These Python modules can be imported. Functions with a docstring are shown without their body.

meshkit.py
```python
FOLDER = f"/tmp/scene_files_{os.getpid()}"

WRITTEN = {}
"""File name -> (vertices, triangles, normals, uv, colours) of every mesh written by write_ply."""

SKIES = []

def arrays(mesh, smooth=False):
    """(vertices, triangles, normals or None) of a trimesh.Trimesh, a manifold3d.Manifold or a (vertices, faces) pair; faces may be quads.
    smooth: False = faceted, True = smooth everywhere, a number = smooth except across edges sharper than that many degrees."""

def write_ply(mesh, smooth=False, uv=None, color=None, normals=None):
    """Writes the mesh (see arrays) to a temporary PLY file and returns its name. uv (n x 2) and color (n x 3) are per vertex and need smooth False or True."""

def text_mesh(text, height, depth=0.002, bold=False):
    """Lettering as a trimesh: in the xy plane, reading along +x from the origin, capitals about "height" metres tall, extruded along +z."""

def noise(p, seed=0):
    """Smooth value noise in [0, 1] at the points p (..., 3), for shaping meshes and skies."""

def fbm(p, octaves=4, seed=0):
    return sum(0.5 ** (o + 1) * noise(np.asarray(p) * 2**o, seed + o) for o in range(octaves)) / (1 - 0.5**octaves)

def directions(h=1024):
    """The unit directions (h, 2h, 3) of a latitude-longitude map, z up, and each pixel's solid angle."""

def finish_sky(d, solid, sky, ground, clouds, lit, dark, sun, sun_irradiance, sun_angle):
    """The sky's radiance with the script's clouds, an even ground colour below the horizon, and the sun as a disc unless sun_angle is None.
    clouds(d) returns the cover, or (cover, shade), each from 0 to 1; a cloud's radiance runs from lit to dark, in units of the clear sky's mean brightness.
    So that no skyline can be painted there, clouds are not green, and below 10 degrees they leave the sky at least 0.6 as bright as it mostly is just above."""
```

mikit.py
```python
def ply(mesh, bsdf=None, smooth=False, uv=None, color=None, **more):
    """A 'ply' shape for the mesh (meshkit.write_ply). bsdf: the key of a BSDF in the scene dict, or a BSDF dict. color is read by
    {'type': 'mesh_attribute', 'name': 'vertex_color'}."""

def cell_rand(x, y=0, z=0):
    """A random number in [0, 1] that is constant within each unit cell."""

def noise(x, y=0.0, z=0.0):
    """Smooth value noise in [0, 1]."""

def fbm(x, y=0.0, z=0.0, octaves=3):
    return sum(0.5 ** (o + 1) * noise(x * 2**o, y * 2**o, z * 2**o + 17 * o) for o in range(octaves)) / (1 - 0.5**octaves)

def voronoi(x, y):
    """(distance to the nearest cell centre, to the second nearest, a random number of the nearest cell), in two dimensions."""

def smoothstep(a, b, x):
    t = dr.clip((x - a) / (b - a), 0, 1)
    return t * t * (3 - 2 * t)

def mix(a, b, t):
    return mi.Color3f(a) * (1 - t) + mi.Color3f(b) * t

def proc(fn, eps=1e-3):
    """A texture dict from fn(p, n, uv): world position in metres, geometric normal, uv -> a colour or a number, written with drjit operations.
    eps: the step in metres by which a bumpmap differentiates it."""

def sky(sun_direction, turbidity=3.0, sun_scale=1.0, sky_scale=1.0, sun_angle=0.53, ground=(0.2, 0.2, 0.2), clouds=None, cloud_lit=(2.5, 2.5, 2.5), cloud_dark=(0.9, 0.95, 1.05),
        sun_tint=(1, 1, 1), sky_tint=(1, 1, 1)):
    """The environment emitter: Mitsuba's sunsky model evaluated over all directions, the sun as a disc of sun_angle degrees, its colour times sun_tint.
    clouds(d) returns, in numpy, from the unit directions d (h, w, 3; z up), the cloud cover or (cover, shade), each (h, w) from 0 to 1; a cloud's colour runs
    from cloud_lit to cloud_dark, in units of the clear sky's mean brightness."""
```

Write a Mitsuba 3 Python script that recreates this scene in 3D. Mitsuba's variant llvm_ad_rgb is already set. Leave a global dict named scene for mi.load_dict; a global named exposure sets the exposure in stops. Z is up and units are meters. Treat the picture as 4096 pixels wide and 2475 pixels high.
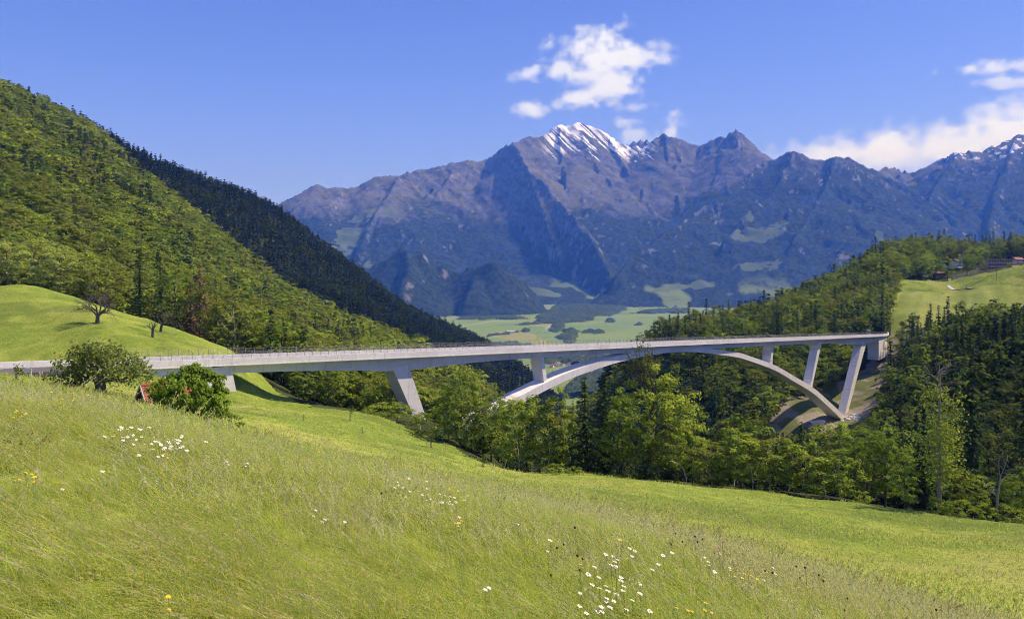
import math
import numpy as np
import trimesh
import drjit as dr
import mitsuba as mi
import mikit
import meshkit
from scipy.interpolate import RBFInterpolator, PchipInterpolator
from mikit import proc, noise, fbm, voronoi, smoothstep, mix, cell_rand

T = mi.ScalarTransform4f
scene, labels = {}, {}

# ------------------------------------------------------------------ camera, sky, air, exposure
F, CX, HY = 3200.0, 2048.0, 1010.0          # lens: focal length, centre column and level line, in pixels of the 4096 x 2475 photograph
FOV = 2 * math.degrees(math.atan(2048 / F))
exposure = 2.05
SUN = np.array([0.945, 0.27, 1.26])
SUN /= np.linalg.norm(SUN)

scene['camera'] = {'type': 'perspective', 'fov': FOV, 'fov_axis': 'x', 'near_clip': 0.05, 'far_clip': 60000.0,
                   'principal_point_offset_y': (HY - 1237.5) / 2475 * -1,
                   'to_world': T().look_at(origin=[0, 0, 0], target=[0, 1, 0], up=[0, 0, 1])}


def az_el(px, py):
    """Azimuth and elevation (radians) of a direction in the sky, from where the photograph shows it."""
    return math.atan2(px - CX, F), math.atan2(HY - py, math.hypot(px - CX, F))


CLOUDS = [  # azimuth/elevation from the photograph, half-widths in radians, weight
    (2385, 245, .072, .042, .95), (2495, 225, .050, .028, .9), (2305, 205, .048, .030, .85), (2450, 330, .038, .034, .9), (2255, 280, .052, .024, .8), (2580, 225, .040, .018, .75), (2340, 300, .05, .025, .9),
    (2105, 298, .030, .013, .75), (2320, 400, .036, .015, .85), (2120, 442, .024, .011, .85), (2660, 240, .022, .009, .55), (2620, 190, .035, .018, .42),
    (2540, 430, .030, .010, .42), (2500, 490, .022, .010, .45), (2690, 520, .014, .028, .7), (2560, 545, .03, .014, .5), (2700, 490, .02, .012, .5),
    (3380, 622, .12, .024, .95), (3560, 615, .14, .030, 1.0), (3720, 605, .15, .036, 1.0), (3880, 588, .15, .040, 1.0), (4080, 550, .13, .038, 1.0), (3240, 598, .06, .012, .65),
    (4050, 265, .06, .010, .75), (4040, 330, .035, .009, .6), (4330, 500, .12, .05, 1.0)]


def clouds(d):
    az, el = np.arctan2(d[..., 0], d[..., 1]), np.arcsin(np.clip(d[..., 2], -1, 1))
    p = np.stack([az * 34, el * 46, az * 0], -1)
    warp = meshkit.fbm(p, 5, 3) - 0.5
    fine = meshkit.fbm(p * 3.1, 4, 9) - 0.5
    cover, shade = np.zeros(az.shape), np.zeros(az.shape)
    for px, py, a, b, w in CLOUDS:
        ca, ce = az_el(px, py)
        x, y = (az - ca) / a, (el - ce) / b
        y = np.where(y < 0, y * 1.25, y)
        k = 0.55 if px > 3300 and py > 480 else 1.0
        r = np.sqrt(x * x + y * y) - k * (1.2 * warp + 1.15 * fine)
        c = w * np.clip((0.95 - r) / 0.70, 0, 1) ** 1.2
        cover = np.maximum(cover, c)
        shade = np.maximum(shade, np.clip(c * (0.45 - 0.55 * y), 0, 1))
    # a few more fair-weather clouds all round the sky, out of view
    q = np.stack([d[..., 0] / (d[..., 2] + .25), d[..., 1] / (d[..., 2] + .25), d[..., 0] * 0], -1)
    around = np.clip((meshkit.fbm(q * 2.2, 5, 21) - 0.66) / 0.1, 0, 1) * (np.abs(az) > 0.75) * np.clip((el - .12) / .1, 0, 1)
    sun_near = d @ SUN > 0.94
    cover = np.maximum(cover, np.where(sun_near, 0, around))
    veil = 0.20 * np.exp(-np.maximum(el, 0) / .13)          # thin bright haze towards the horizon, all round
    return np.clip(cover + (1 - cover) * veil, 0, 1), np.clip(shade * .5, 0, 1)


scene['sky'] = mikit.sky(SUN.tolist(), turbidity=2.4, sky_tint=(.54, .59, 1.13), clouds=clouds, cloud_lit=(3.5, 3.55, 3.75), cloud_dark=(2.4, 2.5, 2.9))

# ------------------------------------------------------------------ helpers
rng = np.random.default_rng(7)
COUNT = {}


def num(name):
    """The name, or the name with the next three-digit number when it is taken."""
    n = COUNT.get(name, -1) + 1
    COUNT[name] = n
    return name if n == 0 else f'{name}_{n:03d}'


def lab(key, label=None, cat=None, group=None, kind=None):
    d = {}
    if label: d['label'] = label
    if cat: d['category'] = cat
    if group: d['group'] = group
    if kind: d['kind'] = kind
    if d: labels[key] = d
    return key


def P(px, py, Y):
    """The point at distance Y that the photograph shows at (px, py)."""
    return np.array([(px - CX) / F * Y, Y, -(py - HY) / F * Y])


def D(px, py, km=None):
    """Coordinates read off a 2464-pixel-wide copy of the photograph -> photograph pixels."""
    return (px * 1.66234, py * 1.66234) if km is None else (px * 1.66234, py * 1.66234, km * 1000.0)


def join(parts):
    vs, fs, n = [], [], 0
    for v, f in parts:
        v, f = np.asarray(v, float), np.asarray(f, int)
        if f.shape[1] == 4:
            f = np.vstack([f[:, [0, 1, 2]], f[:, [0, 2, 3]]])
        vs.append(v); fs.append(f + n); n += len(v)
    return np.vstack(vs), np.vstack(fs)


def box(lo, hi):
    x0, y0, z0 = lo; x1, y1, z1 = hi
    v = np.array([[x0, y0, z0], [x1, y0, z0], [x1, y1, z0], [x0, y1, z0], [x0, y0, z1], [x1, y0, z1], [x1, y1, z1], [x0, y1, z1]], float)
    f = np.array([[0, 3, 2, 1], [4, 5, 6, 7], [0, 1, 5, 4], [1, 2, 6, 5], [2, 3, 7, 6], [3, 0, 4, 7]])
    return v, f


def hexa(bottom, top):
    """A solid between two quadrilaterals of four points each, in the same turning sense."""
    v = np.vstack([bottom, top])
    return v, np.array([[0, 3, 2, 1], [4, 5, 6, 7], [0, 1, 5, 4], [1, 2, 6, 5], [2, 3, 7, 6], [3, 0, 4, 7]])


def loft(rings, closed=True, caps=True):
    """A skin over rings (n, k, 3)."""
    rings = np.asarray(rings, float)
    n, k = rings.shape[:2]
    v = rings.reshape(-1, 3)
    i, j = np.meshgrid(np.arange(n - 1), np.arange(k if closed else k - 1), indexing='ij')
    a, b = (i * k + j).ravel(), (i * k + (j + 1) % k).ravel()
    q = np.stack([a, b, b + k, a + k], 1)
    f = np.vstack([q[:, [0, 1, 2]], q[:, [0, 2, 3]]])
    if caps and closed:
        fan = [[0, m + 1, m] for m in range(1, k - 1)]
        end = [[(n - 1) * k, (n - 1) * k + m, (n - 1) * k + m + 1] for m in range(1, k - 1)]
        f = np.vstack([f, fan, end])
    return v, f


def tube(points, radii, sides=6):
    pts = np.asarray(points, float)
    radii = np.broadcast_to(np.asarray(radii, float), (len(pts),))
    t = np.gradient(pts, axis=0)
    t /= np.linalg.norm(t, axis=1, keepdims=True) + 1e-9
    up = np.array([0.31, 0.17, 0.93]) if abs(t[0, 2]) < .9 else np.array([0.95, 0.3, 0.05])
    a = np.cross(t, up); a /= np.linalg.norm(a, axis=1, keepdims=True) + 1e-9
    b = np.cross(t, a)
    ang = np.arange(sides) * 2 * np.pi / sides
    rings = pts[:, None] + radii[:, None, None] * (np.cos(ang)[None, :, None] * a[:, None] + np.sin(ang)[None, :, None] * b[:, None])
    return loft(rings)


def ply(mesh, bsdf, smooth=False, **k):
    return mikit.ply(mesh, bsdf, smooth, **k)


# ------------------------------------------------------------------ materials
def rgb(*c):
    return {'type': 'rgb', 'value': list(c)}


def plain(name, c, rough=0.7, spec=0.3, metal=0.0):
    scene[name] = {'type': 'twosided', 'b': {'type': 'principled', 'base_color': rgb(*c) if not isinstance(c, dict) else c, 'roughness': rough, 'specular': spec, 'metallic': metal}}
    return name


def thin(name, c, trans=0.9, rough=0.55):
    scene[name] = {'type': 'principledthin', 'base_color': c, 'roughness': rough, 'diff_trans': trans, 'spec_trans': 0.0, 'eta': 1.3}
    return name


VC = {'type': 'mesh_attribute', 'name': 'vertex_color'}
thin('leaf_material', VC, 0.75, 0.5)
thin('needle_material', VC, 0.45, 0.55)
thin('grass_material', VC, 1.0, 0.45)


def bark_tone(p, n, uv):
    k = fbm(p.x * 3.0, p.y * 3.0, p.z * 0.8, 3)
    return mix((0.05, 0.042, 0.034), (0.17, 0.15, 0.125), k)


plain('bark_material', proc(bark_tone), 0.9, 0.2)
plain('grey_bark_material', (0.26, 0.235, 0.20), 0.9, 0.2)
plain('dead_twig_material', (0.17, 0.115, 0.075), 0.9, 0.2)
plain('white_bark_material', (0.58, 0.55, 0.49), 0.8, 0.2)


def concrete_tone(p, n, uv):
    k = fbm(p.x * 0.35, p.y * 0.35, p.z * 0.7, 4)
    along = p.x * 0.663 + p.y * 0.749
    streak = fbm(along * 1.7, 0, p.z * 0.10, 3)
    pour = cell_rand(dr.floor(along / 8.0 - 0.6), 3, 1)
    lift = smoothstep(0.02, 0.0, dr.abs(p.z / 4.2 - dr.round(p.z / 4.2))) * (1 - dr.abs(n.z))
    c = mix((0.56, 0.55, 0.54), (0.80, 0.79, 0.785), 0.45 * k + 0.45 * streak + 0.10 * pour)
    c = mix(c, (0.33, 0.32, 0.30), smoothstep(0.60, 0.74, streak) * 0.35)
    return c * (0.95 + 0.08 * pour - 0.16 * lift)


plain('concrete_material', proc(concrete_tone), 0.8, 0.25)
plain('asphalt_material', (0.085, 0.085, 0.09), 0.85, 0.3)
plain('steel_material', (0.38, 0.39, 0.40), 0.4, 0.5, 0.6)
plain('white_paint_material', (0.78, 0.78, 0.76), 0.5, 0.4)
plain('black_paint_material', (0.03, 0.03, 0.03), 0.5, 0.4)
plain('roof_tile_material', proc(lambda p, n, uv: mix((0.24, 0.070, 0.042), (0.37, 0.14, 0.085), fbm(p.x * 4, p.y * 4, p.z * 4, 2))), 0.75, 0.2)
plain('brown_roof_material', (0.15, 0.10, 0.08), 0.8, 0.2)
plain('old_wood_material', proc(lambda p, n, uv: mix((0.10, 0.075, 0.05), (0.22, 0.18, 0.13), fbm(p.x * 6, p.y * 6, p.z * 0.7, 3))), 0.9, 0.2)
plain('grey_wood_material', (0.24, 0.22, 0.20), 0.9, 0.2)
plain('render_material', (0.72, 0.70, 0.66), 0.85, 0.2)
plain('ochre_render_material', (0.48, 0.33, 0.22), 0.85, 0.2)
plain('glass_dark_material', (0.03, 0.035, 0.045), 0.12, 0.6)
plain('stone_material', proc(lambda p, n, uv: mix((0.20, 0.19, 0.17), (0.46, 0.44, 0.40), fbm(p.x * 1.5, p.y * 1.5, p.z * 1.5, 3))), 0.9, 0.2)
plain('petal_material', (0.82, 0.82, 0.80), 0.6, 0.2)
plain('yellow_petal_material', (0.75, 0.52, 0.03), 0.6, 0.2)
plain('purple_petal_material', (0.32, 0.07, 0.30), 0.6, 0.2)
plain('seed_head_material', (0.09, 0.065, 0.04), 0.9, 0.1)
plain('stem_material', (0.24, 0.32, 0.08), 0.8, 0.2)


def meadow_tone(p, n, uv):
    a = fbm(p.x * 0.045, p.y * 0.045, 0, 3)
    b = fbm(p.x * 0.6, p.y * 0.35, 0, 4)
    c = fbm(p.x * 7, p.y * 5, 0, 2)
    base = mix((0.122, 0.176, 0.025), (0.212, 0.250, 0.044), smoothstep(0.3, 0.7, 0.55 * a + 0.45 * b))
    base = mix(base, (0.225, 0.220, 0.070), smoothstep(0.56, 0.70, a) * 0.5)
    base = mix(base, (0.075, 0.115, 0.020), smoothstep(0.56, 0.68, fbm(p.x * 0.08 + 31, p.y * 0.11, 0, 4)) * 0.55)
    return base * (0.55 + 0.85 * c)


plain('meadow_material', proc(meadow_tone), 0.95, 0.1)


def hay_tone(p, n, uv):
    w = p.x * 0.87 - p.y * 0.49 + 5.0 * noise(p.x * 0.02, p.y * 0.02)
    rows = noise(w * 0.26, p.y * 0.006)
    a = fbm(p.x * 0.02, p.y * 0.02, 0, 3)
    k = fbm(p.x * 0.5, p.y * 0.5, 0, 3)
    return mix((0.125, 0.172, 0.030), (0.225, 0.250, 0.058), 0.65 * smoothstep(0.2, 0.8, rows) + 0.35 * a) * (0.8 + 0.4 * k)


plain('hay_material', proc(hay_tone), 0.95, 0.1)


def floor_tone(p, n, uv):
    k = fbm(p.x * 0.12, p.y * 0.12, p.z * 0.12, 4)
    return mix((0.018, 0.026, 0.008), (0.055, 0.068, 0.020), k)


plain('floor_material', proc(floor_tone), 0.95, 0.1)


def gravel_tone(p, n, uv):
    k = fbm(p.x * 0.5, p.y * 0.5, p.z * 0.5, 4)
    g = smoothstep(0.42, 0.58, fbm(p.x * 0.11, p.y * 0.11, p.z * 0.11, 4))
    return mix(mix((0.17, 0.15, 0.115), (0.31, 0.28, 0.22), k), (0.10, 0.125, 0.035), g * 0.9)


plain('gravel_material', proc(gravel_tone), 0.95, 0.1)

# ------------------------------------------------------------------ near terrain: heights fitted to surveyed points
S = []


def g(px, Y, py=None, z=None, dz=0.0, q=None):
    """One surveyed ground point: column px, distance Y, and its row py (or its height z, or its fall q)."""
    if py is not None: z = -(py - HY) / F * Y
    if q is not None: z = -q * Y
    S.append(((px - CX) / F, Y, z + dz))


QC = {-500: (.150, 11.5), 0: (.160, 11.), 250: (.168, 11.), 500: (.186, 11.), 800: (.206, 11.), 1000: (.222, 10.6), 1366: (.252, 10.2), 2048: (.296, 9.6), 2732: (.344, 9.2), 3300: (.395, 9.), 3840: (.446, 9.), 4096: (.470, 9.), 4600: (.51, 9.)}
for px, (qc, yc) in QC.items():
    for Y in (1.2, 2.0, 3.2, 4.6, 6.4, 8.0, yc):
        g(px, Y, q=qc - 1.75 / yc + 1.75 / Y, dz=-.34)
    g(px, yc * 1.35, q=qc + .028)
for px, rows in {
    -500: [(24, .158), (45, .156), (69, .151), (100, .151), (120, .153)],
    0: [(24, .166), (45, .164), (69, .157), (100, .155), (120, .157)],
    250: [(24, .176), (45, .174), (69, .166), (100, .161), (122, .160)],
    400: [(24, .186), (45, .183), (69, .175), (100, .165), (127, .162)],
    600: [(24, .2), (45, .199), (60, .192), (100, .172), (134, .164)],
    800: [(24, .212), (40, .212), (58, .205), (100, .196), (135, .192), (150, .188)],
    1000: [(20, .238), (40, .233), (60, .222), (100, .206), (140, .192), (152, .187)],
    1366: [(20, .272), (40, .262), (70, .249), (100, .232), (150, .204), (165, .196)],
    1700: [(20, .292), (40, .284), (80, .262), (120, .247), (150, .236), (190, .205)],
    2048: [(18, .318), (35, .312), (60, .296), (100, .285), (130, .279), (150, .279)],
    2400: [(18, .343), (35, .333), (60, .311), (100, .288), (130, .277), (145, .277)],
    2732: [(18, .365), (35, .35), (60, .325), (90, .303), (118, .289), (135, .292)],
    3050: [(15, .395), (32, .376), (60, .343), (90, .313), (114, .294), (130, .30)],
    3400: [(15, .425), (30, .405), (60, .36), (85, .33), (105, .309), (120, .312)],
    3750: [(15, .452), (30, .425), (60, .37), (80, .345), (98, .325), (115, .333)],
    4096: [(15, .480), (30, .44), (60, .378), (78, .352), (93, .335), (110, .345)],
    4600: [(15, .52), (30, .47), (60, .40), (90, .36), (110, .36)]}.items():
    for Y, q in rows: g(px, Y, q=q)
# road shelf and the green hill left of the bridge
for px, Y, py in [(-500, 132, 1478), (0, 134, 1482), (300, 140, 1475), (600, 150, 1466), (780, 158, 1462), (950, 168, 1450),
                  (0, 165, 1310), (200, 165, 1330), (390, 168, 1292), (610, 172, 1350), (650, 180, 1327), (850, 172, 1400),
                  (0, 214, 1130), (133, 213, 1150), (282, 210, 1186), (416, 207, 1224), (549, 203, 1260), (665, 198, 1290), (781, 192, 1327), (881, 186, 1372), (960, 182, 1396),
                  (-500, 220, 1060), (1050, 165, 1590), (1250, 168, 1610), (1020, 180, 1500), (1500, 178, 1640)]:
    g(px, Y, py)
for px, Y, q in [(0, 250, .066), (282, 245, .086), (549, 240, .108), (781, 225, .128), (960, 215, .142), (-500, 250, .04)]:
    g(px, Y, q=q)
# wooded hillside on the left: open edge against the dark spur behind
for px, py, Y in [(-500, 160, 900), (0, 325, 900), (200, 415, 920), (382, 507, 950), (500, 640, 900), (665, 765, 850), (831, 881, 800), (997, 1014, 750), (1164, 1147, 700), (1380, 1263, 650), (1630, 1346, 600), (1950, 1530, 520)]:
    g(px, Y, py, dz=-14)
for px, Y, z in [(0, 350, 0), (0, 500, 54), (0, 700, 124), (-500, 350, 40), (-500, 500, 100), (-500, 700, 180), (500, 300, -28), (500, 400, -12), (500, 500, 10), (500, 700, 62),
                 (831, 300, -36), (831, 450, -30), (831, 620, -6), (1000, 300, -46), (1000, 450, -45), (1000, 600, -27), (1380, 260, -50), (1380, 400, -58), (1700, 260, -72), (1700, 400, -82),
                 (1670, 191, -38.5), (1770, 198, -47), (1670, 225, -56), (1900, 170, -37), (1900, 206, -49), (1900, 240, -78), (1366, 200, -39), (2048, 180, -52), (2048, 240, -95), (2048, 330, -135), (2048, 450, -125),
                 (2300, 330, -142), (2300, 500, -160), (2300, 800, -220), (2300, 1100, -270), (2300, 1700, -370), (2300, 2300, -440), (2600, 330, -138), (2600, 430, -130), (2400, 180, -62), (2400, 220, -95), (2450, 500, -150),
                 (2732, 170, -58), (2732, 240, -100), (3000, 330, -112), (3000, 200, -62), (3000, 260, -88), (3300, 300, -96), (3300, 200, -58), (3600, 200, -52), (3600, 300, -66),
                 # the dark side valley and what lies behind the ridges
                 (831, 930, 2), (1000, 900, -40), (1164, 850, -60), (1380, 780, -88), (1630, 720, -100), (1970, 800, -150), (600, 980, 50), (2100, 1250, -190), (1970, 1100, -170),
                 (0, 1300, 205), (0, 2200, 150), (-500, 2200, 250), (600, 2300, 0), (1100, 2300, -180), (1600, 2300, -340), (2000, 2300, -440)]:
    g(px, Y, z=z)
for px, py, km in [D(220, 293, 1.15), D(300, 330, 1.2), D(400, 380, 1.22), D(470, 405, 1.25), D(550, 435, 1.27), D(620, 460, 1.3), D(700, 510, 1.32), D(750, 560, 1.34), D(820, 605, 1.36), D(900, 665, 1.38), D(940, 720, 1.4), D(1000, 745, 1.42), D(1100, 785, 1.46), D(1180, 822, 1.5)]:
    g(px, km, py, dz=-15)
    g(px, km * 1.35, z=-(py - HY) / F * km - 15 - 90)
# right bank: gravel foot, road end, hay field, green hill, wooded ridge
for px, py, Y in [(3385, 1690, 409), (3250, 1660, 402), (3120, 1655, 396), (3300, 1590, 425), (3450, 1560, 432), (3560, 1470, 452), (3580, 1398, 470), (3480, 1400, 480), (3330, 1400, 480), (3700, 1332, 480), (3850, 1330, 480), (4096, 1340, 470),
                  (3600, 1290, 492), (3850, 1300, 485), (4096, 1300, 485), (3620, 1157, 640), (3850, 1165, 640), (4096, 1180, 600), (3800, 1147, 660), (3950, 1095, 650), (4096, 1060, 640), (4300, 1030, 630),
                  (3800, 1125, 730), (3980, 1083, 770), (4096, 1070, 780), (3600, 1015, 850), (3850, 1010, 860), (4096, 1010, 860), (3540, 1010, 850)]:
    g(px, Y, py)
for px, py, Y, dz in [(3800, 980, 930, -8), (3300, 1090, 820, -18), (3400, 1050, 840, -18), (3010, 1200, 760, -24), (2900, 1275, 710, -25), (2700, 1292, 700, -25), (2480, 1330, 690, -25), (3000, 1345, 540, 0), (2800, 1345, 560, 0), (2600, 1370, 560, -8),
                      (3000, 1500, 440, -10), (2800, 1520, 430, -22), (3200, 1330, 520, 0), (3400, 1230, 600, 0), (3200, 1200, 640, -8), (3150, 1480, 440, -6), (3600, 1560, 380, -10), (3480, 1650, 380, -8), (3700, 1545, 345, -14),
                      (3700, 1600, 300, -14), (3820, 1640, 250, -14), (3900, 1500, 300, -6), (4096, 1450, 290, -6), (4096, 1600, 220, -12), (4096, 1800, 150, -10), (3900, 1850, 150, -12), (3600, 1800, 190, -12), (3850, 1400, 370, -10), (4096, 1390, 350, -6), (4600, 1300, 300, 0), (4600, 1100, 600, 0), (4600, 1700, 150, 0)]:
    g(px, Y, py, dz=dz)
for px, Y, z in [(2480, 950, -150), (2800, 950, -140), (3100, 1000, -120), (3400, 1050, -80), (3700, 1100, -60), (4096, 1100, -60), (4600, 1100, -40), (2600, 1500, -330), (3000, 1500, -300), (3500, 1600, -250), (4096, 1600, -220), (4600, 1600, -180), (2600, 2300, -440), (3200, 2300, -440), (3700, 2300, -440), (4600, 2300, -430)]:
    g(px, Y, z=z)

S = np.array(S)
KU = 2.6
_rbf = RBFInterpolator(np.stack([S[:, 0] * KU, np.log(S[:, 1])], 1), S[:, 2] / S[:, 1], kernel='linear', smoothing=0.0008)


def smooth_ground(u, Y):
    shape = np.shape(u)
    pts = np.stack([np.ravel(u) * KU, np.log(np.ravel(Y))], 1)
    return (_rbf(pts).reshape(shape)) * Y


NU, NL = 420, 780
UG = np.concatenate([np.linspace(-1.05, -.70, 25)[:-1], np.linspace(-.70, .70, NU - 48), np.linspace(.70, 1.05, 25)[1:]])
LG = np.linspace(math.log(1.2), math.log(2300), NL)
UU, LL = np.meshgrid(UG, LG, indexing='ij')
from scipy.ndimage import gaussian_filter
YY = np.exp(LL)
QQ = gaussian_filter(smooth_ground(UU, YY) / YY, (3.0, 3.6), mode='nearest')
XX = UU * YY
ZZ = QQ * YY
rough = (meshkit.fbm(np.stack([XX / 9, YY / 9, XX * 0], -1), 4, 5) - .5) * np.clip(YY / 70, 0.05, 1) * 1.5 + (meshkit.fbm(np.stack([XX / 40, YY / 40, XX * 0], -1), 3, 8) - .5) * np.clip((YY - 60) / 300, 0, 1) * 9
ZZ = ZZ + rough
from scipy.interpolate import RegularGridInterpolator
_grid = RegularGridInterpolator((UG, LG), ZZ, bounds_error=False, fill_value=None)


def ground(X, Y):
    X, Y = np.asarray(X, float), np.asarray(Y, float)
    Yc = np.maximum(Y, 1.25)
    g_ = _grid(np.stack([np.clip(X / Yc, -1.04, 1.04), np.log(Yc)], -1))
    return float(g_[0]) if X.ndim == 0 else g_


# what can be seen: the highest elevation met on the way out, per column
HOR = np.maximum.accumulate(ZZ / YY, axis=1)
_hor = RegularGridInterpolator((UG, LG), HOR, bounds_error=False, fill_value=None)


def seen(X, Y, top, back=0.97):
    """Whether something reaching `top` above the ground at (X, Y) clears the ground in front of it."""
    return (ground(X, Y) + top) / Y > _hor(np.stack([np.clip(X / Y, -1.04, 1.04), np.log(np.maximum(Y * back, 1.25))], -1))


def inside(poly, X, Y):
    poly = np.asarray(poly, float)
    X, Y = np.asarray(X), np.asarray(Y)
    c = np.zeros(X.shape, bool)
    for (x0, y0), (x1, y1) in zip(poly, np.roll(poly, -1, 0)):
        hit = ((y0 > Y) != (y1 > Y)) & (X < (x1 - x0) * (Y - y0) / (y1 - y0 + 1e-12) + x0)
        c ^= hit
    return c


def G(px, Y):
    return ((px - CX) / F * Y, Y)


# land cover, outlined on the ground
EDGE_PX = [-1500, 900, 1366, 1550, 1700, 1850, 2048, 2150, 2400, 2732, 3050, 3400, 3750, 4096, 4600, 5400]
EDGE_Y = [150, 150, 164, 165, 158, 140, 128, 126, 129, 116, 111, 103, 96, 91, 88, 85]
MEADOW_HILL = [G(-1500, 120), G(1000, 120), G(1000, 150), G(1180, 150), G(1250, 163), G(1200, 172), G(1060, 190), G(960, 186), G(881, 190), G(781, 197), G(665, 203), G(549, 208), G(416, 212), G(282, 215), G(133, 219), G(0, 221), G(-1500, 232)]
GRAVEL = [G(3080, 374), G(3250, 372), G(3420, 378), G(3490, 388), G(3525, 425), G(3600, 455), G(3650, 472), G(3750, 474), G(3750, 486), G(3590, 489), G(3480, 478), G(3420, 455), G(3330, 438), G(3180, 420), G(3080, 405)]
HAY = [G(3560, 488), G(3600, 486), G(3680, 484), G(3900, 478), G(4500, 465), G(4500, 620), G(4096, 624), G(3960, 642), G(3850, 652), G(3770, 662), G(3605, 662), G(3562, 560)]
LAWN = [G(3545, 640), G(3770, 643), G(3850, 633), G(3960, 622), G(4096, 605), G(4500, 600), G(4500, 700), G(3960, 700), G(3800, 715), G(3620, 700)]
LAWN2 = [G(3820, 820), G(3930, 820), G(3930, 890), G(3800, 890)]


def cover(X, Y):
    px = X / Y * F + CX
    c = np.full(np.shape(X), 3)
    c[(Y < np.interp(px, EDGE_PX, EDGE_Y)) | inside(MEADOW_HILL, X, Y)] = 0
    c[inside(HAY, X, Y)] = 1
    c[inside(LAWN, X, Y) | inside(LAWN2, X, Y)] = 0
    c[(Y > 480) & (Y < 700) & inside(LAWN, X, Y)] = 4
    c[inside(LAWN2, X, Y)] = 4
    return c


V = np.stack([XX, YY, ZZ], -1).reshape(-1, 3)
ii, jj = np.meshgrid(np.arange(len(UG) - 1), np.arange(NL - 1), indexing='ij')
aa = (ii * NL + jj).ravel()
FQ = np.stack([aa, aa + NL, aa + NL + 1, aa + 1], 1)
cen = V[FQ].mean(1)
CV = cover(cen[:, 0], cen[:, 1])


def land(name, which, bsdf, label, cat, extra=None):
    f = FQ[np.isin(CV, which)]
    f = np.vstack([f[:, [0, 1, 2]], f[:, [0, 2, 3]]])
    used = np.zeros(len(V), bool)
    used[f.ravel()] = True
    v, f = V[used], (np.cumsum(used) - 1)[f]
    if extra is not None:
        v, f = join([(v, f), extra])
    scene[name] = ply((v, f), bsdf, True)
    lab(name, label, cat, kind='structure')


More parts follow.
